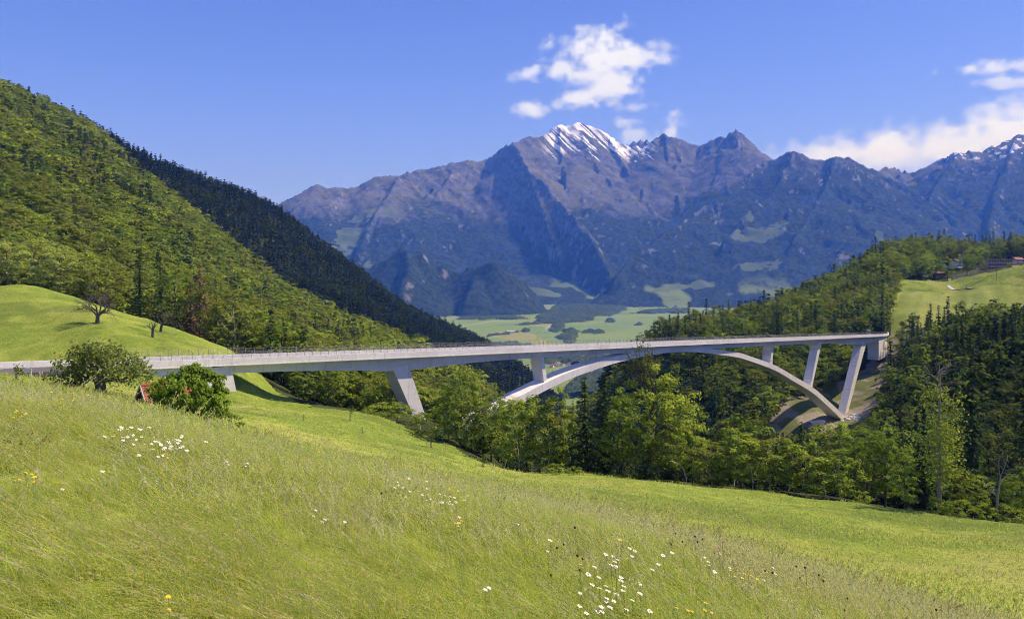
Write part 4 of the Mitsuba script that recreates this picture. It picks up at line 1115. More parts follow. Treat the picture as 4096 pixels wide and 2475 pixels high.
# the tall broad tree with bare top twigs, before the bridge
b = P(2575, 1903, 128); b[2] = float(ground(b[0], b[1])) - .2
H = -(1450 - HY) / F * 128 - b[2]
c, t, w = broadleaf(320, (.325, .40, .054), 120, 60, .0165, .37, .08, .5, 22, .064, ragged=.35, thick=1.0)
sh = np.array([1.0, 0, 0])
cv = c[0] * H + b + sh * (np.clip(c[0][:, 2:3], 0, 1) * 2.6)
wv = w[0] * H + b + sh * (np.clip(w[0][:, 2:3], 0, 1) * 2.6)
out, tips = [(wv, w[1])], []
for px, py, X0 in [(2545, 1362, 0.), (2500, 1400, -.5), (2570, 1368, .3), (2530, 1385, 0.1), (2600, 1420, .6), (2480, 1440, -1.0), (2515, 1430, -.8), (2590, 1385, .5)]:
    e = P(px, py, 128 + r.uniform(-1.5, 1.5))
    s_ = np.array([b[0] + 1.2 + X0, 128.0, b[2] + H * r.uniform(.66, .8)])
    m = (s_ + e) / 2 + r.normal(0, .3, 3)
    out.append(tube([s_, m, e], [.13, .09, .035], 5))
    for k in range(5):
        q = m + (e - m) * r.uniform(-.2, .9)
        d = np.array([r.normal(0, .6), r.normal(0, .6), 1.0]); branches(r, q, d / np.linalg.norm(d), r.uniform(.7, 1.4), .045, 1, out, tips, .6, 2, 0, .3, .7, 3)
c2, t2 = tip_leaves(tips, r, 3, .24, (.15, .18, .04), .25)
grown('tall_tree', 'tall broad tree with bare twigs on top reaching over the bridge deck', 'tree', join(out), join([(cv, c[1]), c2]), np.vstack([t, t2]))
# the tall tree with a straight grey trunk and a bare top, right
b = P(3757, 2046, 99); b[2] = float(ground(b[0], b[1])) - .2
H = -(1450 - HY) / F * 99 - b[2]
out, tips = [tube([b, b + [.05, 0, H * .3], b + [-.05, 0, H * .6], b + [.1, 0, H * .82], b + [0.05, 0, H * .97]], [.30, .24, .20, .12, .03], 8)], []
C, Tn = [], []
for k in range(64):
    z = r.uniform(.16, .80) if k < 52 else r.uniform(.80, .95)
    a = r.uniform(0, 6.28); R = H * .165 * (1.15 - .55 * abs(z - .45) / .4) * r.uniform(.45, 1.05)
    p0 = b + [0, 0, z * H]
    d = np.array([math.cos(a) * R, math.sin(a) * R, R * r.uniform(.1, .7)])
    m = p0 + d * .55 + [0, 0, .1]
    out.append(tube([p0, m, p0 + d], [.07, .04, .012], 4))
    if z < .8:
        n = 46
        pos = p0 + d * r.uniform(.35, 1.15, (n, 1)) + r.normal(size=(n, 3)) * [.62, .62, .5]
        nn = r.normal(size=(n, 3)) * .6 + d / np.linalg.norm(d) * .3 + [0, 0, .7]
        v, f, tt = cards(pos, nn, .24, tinted((.30, .375, .050), n, r, .22), r)
        C.append((v, f)); Tn.append(tt)
    else:
        for q in (m, p0 + d * .8):
            e = d / np.linalg.norm(d) + [0, 0, .5]
            branches(r, q, e / np.linalg.norm(e), .9, .03, 2, out, tips, .7, 2, 0, .3, .6, 3)
grown('tall_tree', 'tall straight tree with a bare grey trunk and dead twigs on top, on the right', 'tree', join(out), join(C), np.vstack(Tn), 'grey_bark_material')
# dead tree in the right corner
b = P(3986, 2066, 95); b[2] = float(ground(b[0], b[1])) - .2
out, tips = [tube([b, b + [.1, 0, 3.0], b + [.5, 0, 5.6]], [.17, .13, .08], 6)], []
for q, d, L in [(b + [.5, 0, 5.6], (.5, .1, 1), 1.6), (b + [.5, 0, 5.5], (-.3, .2, 1), 1.5), (b + [.45, 0, 5.0], (.8, -.2, .8), 1.4), (b + [.1, 0, 3.0], (-.8, .1, .9), 1.4), (b + [.2, 0, 3.8], (-.9, -.2, .5), 1.2)]:
    d = np.array(d); branches(r, q, d / np.linalg.norm(d), L, .06, 3, out, tips, .7, 2, 0, .4, .6, 4)
grown('dead_tree', 'dead grey tree with forked bare twigs at the right wood edge', 'tree', join(out), bark='grey_bark_material')
# bent birch stem in the thicket
pts = [P(px, py, 117.5) for px, py in [(2748, 1936), (2744, 1905), (2735, 1878), (2720, 1858), (2700, 1846), (2676, 1842)]]
scene['bent_birch'] = ply(tube(pts, np.linspace(.06, .025, 6), 5), 'white_bark_material', 50)
lab('bent_birch', 'bare white birch stem bent over in an arc before the thicket', 'tree trunk')

# ------------------------------------------------------------------ shed with the red tiled roof
O = P(563, 1543, 53); d1 = np.array([.761, .648, 0.0]); d2 = np.array([.648, -.761, 0.0])     # ridge direction; towards the viewer
UPZ = np.array([0, 0, 1.0])
lab('shed', 'small wooden shed with a red tiled roof behind the big bush', 'shed')
HL, HWD, DROP = 3.7, 1.45, 1.25


def SH(a, b, c):
    return O + d1 * a + d2 * b + UPZ * c


gz = float(ground(O[0], O[1])) - .4
def prism(pts, a0, a1):
    return loft([[SH(a, bb, cc) for bb, cc in pts] for a in (a0, a1)])


scene['shed__wall'] = ply(prism([(-1.25, gz - O[2]), (1.25, gz - O[2]), (1.25, -1.16), (0, -.12), (-1.25, -1.16)], .28, HL - .28), 'old_wood_material')
sl = math.hypot(HWD, DROP)
for side in (1, -1):
    scene[num('shed__roof')] = ply(prism([(0, -.05), (side * HWD, -DROP - .05), (side * HWD, -DROP - .13), (0, -.13)], 0.0, HL), 'old_wood_material')
cols, rows = 18, 8
for side in (1, -1):
    if side == -1:
        break
    for i in range(rows):
        for j in range(cols):
            a0 = HL * j / cols + .006; a1 = HL * (j + 1) / cols - .004
            t0, t1 = i / rows, (i + 1.12) / rows
            lift = .02 + r.uniform(0, .012)
            bot = [SH(a0, HWD * t0, -DROP * t0 - .03), SH(a1, HWD * t0, -DROP * t0 - .03), SH(a1, HWD * t1, -DROP * t1 + .0), SH(a0, HWD * t1, -DROP * t1 + .0)]
            topq = [p + UPZ * (lift + .035) for p in bot]
            scene[num('shed__roof__tile')] = ply(hexa(np.array(bot), np.array(topq)), 'roof_tile_material')
back = [hexa(np.array([SH(0.0, -HWD * t0, -DROP * t0 - .03), SH(HL, -HWD * t0, -DROP * t0 - .03), SH(HL, -HWD * t1, -DROP * t1), SH(0.0, -HWD * t1, -DROP * t1)]), np.array([SH(0.0, -HWD * t0, -DROP * t0 + .03), SH(HL, -HWD * t0, -DROP * t0 + .03), SH(HL, -HWD * t1, -DROP * t1 + .06), SH(0.0, -HWD * t1, -DROP * t1 + .06)])) for t0, t1 in [(i / rows, (i + 1.1) / rows) for i in range(rows)]]
scene['shed__roof_001__tile_rows'] = ply(join(back), 'roof_tile_material')
labels['shed__roof_001__tile_rows'] = {'kind': 'stuff'}
for j in range(14):
    scene[num('shed__roof__ridge_tile')] = ply(tube([SH(HL * j / 14 + .004, 0, .02), SH(HL * (j + 1.04) / 14, 0, .035)], .12, 8), 'roof_tile_material')
plain('pale_board_material', (.46, .45, .44), .8)
for side in (1, -1):
    scene[num('shed__barge_board')] = ply(prism([(0, .10), (side * (HWD + .05), -DROP + .05), (side * (HWD + .05), -DROP - .14), (0, -.10)], -.07, -.015), 'pale_board_material' if side == 1 else 'grey_wood_material')
for k in range(9):
    bb = -1.2 + k * .267
    hh = -.14 - abs(bb + .13) * .85
    scene[num('shed__wall__plank')] = ply(prism([(bb + .01, gz - O[2]), (bb + .255, gz - O[2]), (bb + .255, hh - .08), (bb + .01, hh - .08)], .245, .278), 'old_wood_material')

# ------------------------------------------------------------------ small things along the road and in the meadow
k = W3(-19.0, -.35, -1.0)
def post_marker(base, h=1.0):
    key = num('marker_post')
    scene[key + '__post'] = ply(loft([[base + [-.06, -.05, z], base + [.06, -.05, z], base + [.06, .05, z], base + [-.06, .05, z]] for z in (0, h * .66)]), 'white_paint_material')
    scene[key + '__black_band'] = ply(box(base + [-.062, -.052, h * .66], base + [.062, .052, h * .82]), 'black_paint_material')
    scene[key + '__cap'] = ply(hexa(base + np.array([[-.06, -.05, h * .82], [.06, -.05, h * .82], [.06, .05, h * .82], [-.06, .05, h * .82]]), base + np.array([[-.06, -.05, h * .94], [.06, -.05, h], [.06, .05, h], [-.06, .05, h * .94]])), 'white_paint_material')
    return key


lab(post_marker(P(124, 1500, 122.5) * 1.0), 'white marker post with a black band beside the road on the left', 'marker post')
gkey = num('gabion'); lab(gkey, 'heap of grey stones at the left end of the concrete wall', 'stone heap')
for i in range(14):
    c0 = W3(-26.4 - r.uniform(0, 2.6), 7.3 + r.uniform(0, 1.0), -1.05 + .22 * (i % 4))
    st = trimesh.creation.icosphere(1, .22); st.vertices *= r.uniform(.7, 1.3, 3); st.vertices += c0 + r.normal(0, .02, (len(st.vertices), 3))
    scene[num(gkey + '__stone')] = ply(st, 'stone_material')
bo = hit(12, 1126); bo[2] += .02  # small orange object of unknown use, modelled as a box on legs
lab('orange_container', 'small orange trough on the crest of the grass hill at the left edge', 'container')
scene['orange_container__body'] = ply(loft([[bo + [-.9, -.4, .25], bo + [.9, -.4, .25], bo + [.9, .4, .25], bo + [-.9, .4, .25]], [bo + [-1.1, -.5, .8], bo + [1.1, -.5, .8], bo + [1.1, .5, .8], bo + [-1.1, .5, .8]]]), plain('orange_material', (.55, .20, .04)))
for x in (-.7, .7):
    scene[num('orange_container__leg')] = ply(box(bo + [x - .05, -.35, -.1], bo + [x + .05, .35, .249]), 'grey_wood_material')

STAKES = [(65, 1560, 1522, 62, 1, 'wooden stake with a leafy sapling at the left below the road'), (1215, 1680, 1655, 0, 0, 'grey stake standing alone in the meadow, nearest to the bridge bank'), (1399, 1684, 1650, 0, 1, 'small sapling by its stake, left of the bright shrubs'),
          (1450, 1733, 1707, 0, 0, 'dark grey stake in the middle of the lower meadow'), (1600, 1718, 1702, 0, 0, 'short reddish stake left of the white post'), (1723, 1790, 1752, 0, 2, 'stake with the largest leafy sapling in the lower meadow'),
          (1841, 1758, 1735, 0, 0, 'brown stake before the bare stemmed tall tree'), (1932, 1869, 1843, 0, 1, 'stake with a thin sapling in front of the wood shadow'), (2142, 1862, 1822, 0, 0, 'light stake left of the two bright shrubs')]
for px, pb, pt, Y, leafy, label in STAKES:
    b = P(px, pb, Y) if Y else hit(px, pb, 0, 22)
    b[2] = float(ground(b[0], b[1]))
    h = (pb - pt) / F * b[1]
    key = num('tree_stake'); lab(key, label, 'stake')
    scene[key + '__post'] = ply(tube([b - [0, 0, .1], b + [r.normal(0, .03), 0, h]], .075, 6), 'grey_wood_material', 40)
    if leafy:
        out, tips = [], []
        branches(r, b + [.12, 0, 0], np.array([0, 0, 1.0]), h * 1.1, .035, 1, out, tips, .5, 3, 0, .15, .7, 4)
        for a in range(5 * leafy):
            d = np.array([r.normal(0, .7), r.normal(0, .7), .9]); branches(r, b + [.12, 0, h * r.uniform(.9, 1.15)], d / np.linalg.norm(d), h * .45, .02, 0, out, tips, .5, 2, 0, .2, .6, 3)
        scene[key + '__sapling'] = ply(join(out), 'bark_material')
        c2, t2 = tip_leaves(tips, r, 6, .13, (.15, .19, .04), .12)
        scene[key + '__leaves'] = ply(c2, 'leaf_material', False, color=t2)
b = hit(1677, 1716, 0, 22)
key = num('boundary_post'); lab(key, 'short white post with a slanted top at the meadow edge by the shrubs', 'post')
scene[key + '__post'] = ply(loft([[b + [-.22, -.14, z], b + [.22, -.14, z], b + [.22, .14, z], b + [-.22, .14, z]] for z in (-.1, .95)]), 'white_paint_material')
scene[key + '__cap'] = ply(hexa(b + np.array([[-.26, -.18, .951], [.26, -.18, .951], [.26, .18, .951], [-.26, .18, .951]]), b + np.array([[-.26, -.18, 1.0], [.26, -.18, 1.22], [.26, .18, 1.22], [-.26, .18, 1.0]])), 'white_paint_material')
key = num('rock_heap'); lab(key, 'heap of pale rocks in the shade between the shrub and the tall tree', 'rock heap')
for i in range(12):
    c0 = P(1815 + r.normal(0, 13), 1712 + r.normal(0, 9), 156 + r.normal(0, .8))
    st = trimesh.creation.icosphere(1, .55); st.vertices *= r.uniform(.5, 1.1, 3); st.vertices += c0 + r.normal(0, .05, (len(st.vertices), 3))
    scene[num(key + '__rock')] = ply(st, plain('pale_rock_material', (.62, .61, .58), .9) if i == 0 else 'pale_rock_material')

key = num('rock_heap'); lab(key, 'white boulders heaped at the right foot of the arch', 'rock heap')
for i in range(16):
    c0 = P(3420 + r.normal(0, 22), 1702 + r.normal(0, 12), 402 + r.normal(0, 2)); c0[2] = max(c0[2], float(ground(c0[0], c0[1])))
    st = trimesh.creation.icosphere(1, 1.2); st.vertices *= r.uniform(.5, 1.2, 3); st.vertices += c0 + r.normal(0, .1, (len(st.vertices), 3))
    scene[num(key + '__rock')] = ply(st, 'pale_rock_material')
key = num('rock_outcrop'); lab(key, 'grey rock faces showing through the trees high on the left hillside', 'rock')
for i in range(9):
    c0 = P(12 + 13 * i + r.normal(0, 5), 650 + r.normal(0, 16), 590); c0[2] = max(c0[2], float(ground(c0[0], c0[1])) + 4)
    st = trimesh.creation.icosphere(2, 6.0); st.vertices *= [r.uniform(.5, 1.0), .6, r.uniform(.5, 1.0)]
    st.vertices += (meshkit.fbm(np.array(st.vertices) / 2.5 + i, 3, 4)[:, None] - .5) * 3.0 + c0
    scene[num(key + '__face')] = ply(st, 'stone_material')
key = num('intake_hut'); lab(key, 'small pale concrete hut with a slanted roof left of the right arch foot', 'hut')
b = P(3268, 1690, 392); b[2] = float(ground(b[0], b[1]))
scene[key + '__wall'] = ply(box(b + [-3.0, -1.5, -1], b + [3.0, 1.5, 1.3]), 'concrete_material')
scene[key + '__roof'] = ply(hexa(b + np.array([[-3.4, -1.9, 1.302], [3.4, -1.9, 1.302], [3.4, 1.9, 1.302], [-3.4, 1.9, 1.302]]), b + np.array([[-3.4, -1.9, 1.5], [3.4, -1.9, 2.2], [3.4, 1.9, 2.2], [-3.4, 1.9, 1.5]])), 'concrete_material')
scene[key + '__door'] = ply(box(b + [-.5, -1.53, -.5], b + [.5, -1.503, 1.1]), 'glass_dark_material')

# ------------------------------------------------------------------ houses
def house(name, label, cat, base, w, d, h, rot, roof, wall, pitch=.42, windows=(3, 2), group=None, hip=False, eave=.35):
    key = num(name); lab(key, label, cat, group)
    c, s = math.cos(rot), math.sin(rot)

    def L(x, y, z):
        return np.array([base[0] + c * x - s * y, base[1] + s * x + c * y, base[2] + z])
    def B(x0, x1, y0, y1, z0, z1):
        return hexa(np.array([L(x0, y0, z0), L(x1, y0, z0), L(x1, y1, z0), L(x0, y1, z0)]), np.array([L(x0, y0, z1), L(x1, y0, z1), L(x1, y1, z1), L(x0, y1, z1)]))
    rh = d / 2 * pitch * 2 * .5 + .001
    if pitch > 0:
        scene[key + '__wall'] = ply(loft([[L(x, -d / 2, -1), L(x, d / 2, -1), L(x, d / 2, h), L(x, 0, h + rh), L(x, -d / 2, h)] for x in (-w / 2, w / 2)]), wall)
        scene[key + '__roof'] = ply(loft([[L(x, -d / 2 - eave, h - eave * 2 * rh / d + .02), L(x, 0, h + rh + .02), L(x, d / 2 + eave, h - eave * 2 * rh / d + .02), L(x, d / 2 + eave, h - eave * 2 * rh / d + .25), L(x, 0, h + rh + .27), L(x, -d / 2 - eave, h - eave * 2 * rh / d + .25)] for x in (-w / 2 - eave, w / 2 + eave)]), roof)
        scene[key + '__chimney'] = ply(B(w * .2, w * .2 + .7, .3, 1.0, h + rh * .5, h + rh + .9), 'render_material')
    else:
        scene[key + '__wall'] = ply(B(-w / 2, w / 2, -d / 2, d / 2, -1, h), wall)
        scene[key + '__roof'] = ply(B(-w / 2 - .3, w / 2 + .3, -d / 2 - .3, d / 2 + .3, h + .002, h + .45), roof)
    nx, nz = windows
    for iz in range(nz):
        for ix in range(nx):
            x = -w / 2 + w * (ix + .5) / nx; ww = min(1.5, w / nx * .36); z0 = h * (iz + .32) / nz; z1 = h * (iz + .80) / nz
            scene[num(key + '__window')] = ply(B(x - ww, x + ww, -d / 2 - .03, -d / 2 + .05, z0, z1), 'glass_dark_material')
    return key


def site(px, py, Y, dz=0.0):
    p = P(px, py, Y); p[2] = float(ground(p[0], p[1])) + dz
    return p


b = P(3984, 1080, 760)
house('school_building', 'long flat roofed brown building with rows of windows on the right hill', 'building', b, 24.5, 12, 10.2, .12, 'brown_roof_material', 'ochre_render_material', 0, (9, 3))
house('hill_house', 'white house with a dark roof between the trees on the right hill', 'house', P(3824, 1068, 770), 8, 9, 5.5, .5, 'brown_roof_material', 'render_material', .42)
house('hill_house', 'low house with an orange roof under the trees on the right hill', 'house', P(3758, 1101, 735), 8, 7, 2.0, .1, 'roof_tile_material', 'old_wood_material', .4, (3, 1))
house('hill_house', 'house with a red brown roof right of the long brown building', 'house', P(4068, 1058, 790), 9, 8, 5.0, .2, 'roof_tile_material', 'render_material', .5)
house('hill_house', 'house with a pink red roof just showing over the green hill', 'house', P(4066, 1083, 700), 12, 9, 2.5, .3, 'roof_tile_material', 'render_material', .42, (4, 1))
house('barn', 'grey weathered wooden barn before the dark wood behind the bridge', 'barn', site(2785, 1352, 560), 5.5, 8.5, 4.2, 1.25, 'brown_roof_material', 'grey_wood_material', .75, (1, 1))
lab('power_pole', 'tall thin wooden power pole on the green hill on the right', 'pole')
b = P(3986, 1149, 632); b[2] = float(ground(b[0], b[1]))
scene['power_pole__mast'] = ply(tube([b - [0, 0, .3], b + [.4, 0, 14.5]], [.2, .13], 7), 'old_wood_material', 40)
scene['power_pole__cross_arm'] = ply(box(b + [-.6, -.08, 13.6], b + [1.4, .08, 13.8]), 'old_wood_material')
lab('ball_fence', 'high wire ball fence on steel posts below the trees on the right hill', 'fence')
p0, p1 = site(3812, 1108, 705), site(3918, 1106, 715)
for i in range(10):
    q = p0 + (p1 - p0) * i / 9
    scene[num('ball_fence__post')] = ply(tube([q - [0, 0, 1], q + [0, 0, 5.0]], .07, 5), 'steel_material')
scene['ball_fence__wire_mesh'] = ply(join([tube([p0 + [0, 0, z], p1 + [0, 0, z]], .03, 3) for z in (1, 2, 3, 4, 4.9)]), 'steel_material')
# winding path on the pasture hill
pp = np.array([[(px - CX) / F * Y, Y] for px, Y in [(3792, 668), (3806, 660), (3820, 652), (3838, 646), (3858, 641), (3872, 638), (3878, 632), (3884, 626), (3910, 622)]])
_pt = PchipInterpolator(np.arange(9), pp)(np.linspace(0, 8, 90))
dd = np.gradient(_pt, axis=0); dd /= np.linalg.norm(dd, axis=1, keepdims=True); nn_ = np.stack([-dd[:, 1], dd[:, 0]], 1)
lft, rgt = _pt + nn_ * 1.5, _pt - nn_ * 1.5
gzl = np.maximum(ground(lft[:, 0], lft[:, 1]), ground(rgt[:, 0], rgt[:, 1])) + .12
vp = np.vstack([np.column_stack([lft, gzl]), np.column_stack([rgt, gzl])])
kk = np.arange(89)
scene['hill_path'] = ply((vp, np.stack([kk, kk + 1, kk + 91, kk + 90], 1)), plain('path_material', (.42, .40, .37), .9), True)
lab('hill_path', 'pale winding path on the pasture hill on the right', 'path', kind='structure')
# sign at the far bridge end
b = W3(428.0, 10.2, -1.0)
lab('road_sign', 'small white road sign beside the far bridge end', 'sign')
scene['road_sign__post'] = ply(tube([b - [0, 0, 1], b + [0, 0, 2.6]], .06, 6), 'steel_material')
scene['road_sign__panel'] = ply(box(b + [-1.1, -.03, 2.61], b + [1.1, .03, 3.5]), 'white_paint_material')

# valley: villages, farm, masts, woods
def valley(px, py):
    Y = 420.0 / ((py - HY) / F)
    return np.array([(px - CX) / F * Y, Y, -420.0])


r = np.random.default_rng(23)
spots = []
for px0, px1, py0, py1, n in [(2205, 2345, 1452, 1478, 26), (2330, 2400, 1462, 1500, 9), (2210, 2290, 1476, 1496, 8)]:
    for _ in range(n): spots.append((r.uniform(px0, px1), r.uniform(py0, py1)))
for i, (px, py) in enumerate(spots):
    house('village_house', 'small house of the village seen under the arch of the bridge', 'house', valley(px, py), r.uniform(9, 15), r.uniform(8, 11), r.uniform(4.5, 7.5), r.uniform(-.7, .9), ['roof_tile_material', 'brown_roof_material', 'roof_tile_material', 'stone_material'][i % 4], 'render_material', .5, (3, 2), 'houses of the village under the arch')
house('farm_building', 'long white farm hall in the fields of the far valley', 'farm building', valley(2050, 1326), 58, 18, 4.5, .03, 'white_paint_material', 'old_wood_material', .22, (6, 1))
house('farm_building', 'small grey farm house right of the long white farm hall', 'farm building', valley(2086, 1324), 16, 12, 5, .2, 'stone_material', 'render_material', .5, (3, 1))
for i in range(16):
    house('far_house', 'small white house of the distant village at the right end of the valley', 'house', valley(r.uniform(2915, 3020), r.uniform(1196, 1214)), r.uniform(14, 24), r.uniform(10, 16), r.uniform(5, 9), r.uniform(-.5, .5), 'roof_tile_material' if i % 3 == 0 else 'stone_material', 'render_material', .4, (3, 1), 'houses of the distant village')
for i in range(5):
    house('meadow_house', 'small house among the fields below the far mountains', 'house', valley([2565, 2590, 2625, 2642, 2480][i], [1236, 1240, 1242, 1239, 1234][i]), 26, 14, 6, r.uniform(-.3, .3), 'roof_tile_material', 'render_material', .4, (3, 1), 'houses among the far fields')
for px, label in [(2112, 'lattice power mast in the valley, the left of two'), (2152, 'lattice power mast in the valley, the right of two')]:
    b = valley(px, 1372); key = num('power_mast'); lab(key, label, 'mast')
    for sx, sy in ((1, 1), (1, -1), (-1, 1), (-1, -1)):
        scene[num(key + '__leg')] = ply(tube([b + [3 * sx, 3 * sy, 0], b + [.5 * sx, .5 * sy, 34]], .25, 4), 'steel_material')
    for z in (24, 29):
        scene[num(key + '__cross_arm')] = ply(box(b + [-7, -.3, z], b + [7, .3, z + .6]), 'steel_material')
WOODS = [[(2156, 1292), (2150, 1262), (2200, 1240), (2230, 1220), (2480, 1216), (2510, 1240), (2372, 1260), (2368, 1284), (2300, 1288), (2240, 1294)], [(2200, 1324), (2214, 1297), (2262, 1291), (2260, 1312), (2230, 1328)],
         [(2210, 1352), (2258, 1336), (2264, 1316), (2302, 1310), (2306, 1352), (2288, 1374), (2262, 1362)], [(1830, 1279), (1835, 1273), (1930, 1268), (2010, 1264), (2115, 1271), (2118, 1277), (1980, 1276)], [(2380, 1264), (2390, 1240), (2440, 1234), (2485, 1248), (2440, 1264)],
         [(2520, 1254), (2600, 1240), (2760, 1234), (2745, 1252)], [(2700, 1228), (3000, 1206), (3000, 1194), (2700, 1210)], [(2175, 1452), (2190, 1424), (2425, 1426), (2425, 1450), (2300, 1451)], [(2250, 1570), (2318, 1497), (2425, 1470), (2470, 1570)], [(1900, 1398), (1920, 1378), (2060, 1375), (2130, 1386), (2110, 1400)],
         [(2330, 1332), (2345, 1322), (2420, 1324), (2415, 1333)], [(2424, 1288), (2434, 1276), (2458, 1278), (2456, 1288)], [(2084, 1332), (2086, 1318), (2108, 1316), (2110, 1330)], [(1935, 1345), (1945, 1341), (2060, 1330), (2062, 1335)], [(2540, 1300), (2552, 1290), (2570, 1292), (2566, 1301)], [(2050, 1300), (2180, 1290), (2184, 1294)]]
vws = []
for poly in WOODS:
    w = np.array([valley(*p)[:2] for p in poly])
    st = 7.0
    wx, wy = np.meshgrid(np.arange(w[:, 0].min() - 20, w[:, 0].max() + 20, st), np.arange(w[:, 1].min() - 40, w[:, 1].max() + 40, st * 1.6), indexing='ij')
    rag = meshkit.fbm(np.stack([wx / 60, wy / 60, wx * 0], -1), 3, 71) - .5
    on = inside(w, wx + 75 * rag, wy + 200 * rag) & (meshkit.noise(np.stack([wx / 45, wy / 90, wx * 0], -1), 75) > .16)
    crown_ = meshkit.noise(np.stack([wx / 11, wy / 11, wx * 0], -1), 72)
    soft = gaussian_filter(on.astype(float), 1.0)
    wz = -421 + soft * (8 + 12 * crown_ ** 1.5 + 5 * rag)
    m_ = on[:-1, :-1] | on[1:, :-1] | on[:-1, 1:] | on[1:, 1:]
    wi, wj = np.nonzero(m_); wk = wi * wx.shape[1] + wj
    vws.append((np.stack([wx, wy, wz], -1).reshape(-1, 3), np.stack([wk, wk + wx.shape[1], wk + wx.shape[1] + 1, wk + 1], 1)))
plain('canopy_material', proc(lambda p, n, uv: mix((0.022, 0.040, 0.015), (0.060, 0.085, 0.026), 0.5 * noise(p.x / 9, p.y / 9) + 0.5 * noise(p.x / 40, p.y / 40))), 0.95, 0.1)
scene['valley_woods'] = ply(join(vws), 'canopy_material', False)
TRACKS = [[(1700, 1330), (1838, 1307), (2000, 1279)], [(2150, 1292), (2152, 1276)], [(2180, 1318), (2208, 1292)], [(1900, 1352), (2074, 1334), (2200, 1320)], [(1720, 1296), (1830, 1290)], [(2330, 1300), (2560, 1302), (2700, 1285)]]
tks = []
for tr_ in TRACKS:
    w = np.array([valley(*p) for p in tr_])
    for a_, c_ in zip(w[:-1], w[1:]):
        dv = (c_ - a_)[:2]; dv /= np.linalg.norm(dv); sd = np.array([-dv[1], dv[0], 0]) * 4.5
        tks.append((np.array([a_ - sd, c_ - sd, c_ + sd, a_ + sd]) + [0, 0, .4], np.array([[0, 1, 2, 3]])))
scene['farm_tracks'] = ply(join(tks), plain('track_material', (.27, .26, .215), .9))
lab('farm_tracks', 'thin pale farm tracks between the fields of the far valley', 'track', kind='structure')
lab('valley_woods', 'dark hedges and small woods between the fields of the far valley', 'wood', kind='stuff')

# ------------------------------------------------------------------ meadow grass and flowers
def tuft(seed, blades, rad, h0, h1, wide, colours, heads, lean, seg=3, spread=.2):
    """A tuft of bent blades; some are stalks with a seed head."""
    g_ = np.random.default_rng(seed)
    V_, F_, C_, n0 = [], [], [], 0
    for k in range(blades):
        a, q = g_.uniform(0, 6.28), rad * math.sqrt(g_.random())
        base = np.array([math.cos(a) * q, math.sin(a) * q, -.04])
        stalk = k < blades * heads
        h = g_.uniform(h0, h1) * (1.35 if stalk else 1.0)
        ln = np.array([lean[0] + g_.normal(0, .62), lean[1] + g_.normal(0, .62), 0]) * (.7 if stalk else 1.0)
        w = wide * g_.uniform(.6, 1.3) * (.7 if stalk else 1.0)
        ang = g_.uniform(0, 3.14)
        wd = np.array([math.cos(ang), math.sin(ang), 0])
        ts = np.linspace(0, 1, seg + 1)
        pts = [base + np.array([0, 0, h * t * (1 - .18 * t)]) + ln * h * t ** 2 for t in ts]
        col = tinted(colours[int(g_.integers(len(colours)))] if not stalk else (.74, .70, .36), 1, g_, spread)[0]
        ws = [w * (1 - (.4 if stalk else .85) * t) for t in ts]
        vv = [p + s * ww * wd for p, ww in zip(pts, ws) for s in (-1, 1)]
        ff = []
        for m in range(seg): ff += [[2 * m, 2 * m + 1, 2 * m + 3], [2 * m, 2 * m + 3, 2 * m + 2]]
        V_ += vv; F_ += [[x + n0 for x in t] for t in ff]; C_ += [col] * len(vv); n0 += len(vv)
        if stalk:
            hc = tinted((.70, .64, .24) if g_.random() < .75 else (.55, .46, .16), 1, g_, .2)[0]
            tip = pts[-1]; dirv = pts[-1] - pts[-2]; dirv /= np.linalg.norm(dirv)
            for m in range(5):
                o = tip - dirv * m * .018; sd = g_.normal(size=3) * .0045
                vv = [o - sd, o + sd + dirv * .004, o + dirv * .035 + sd * .4]
                V_ += vv; F_ += [[n0, n0 + 1, n0 + 2]]; C_ += [hc] * 3; n0 += 3
    return (np.array(V_), np.array(F_)), np.array(C_)


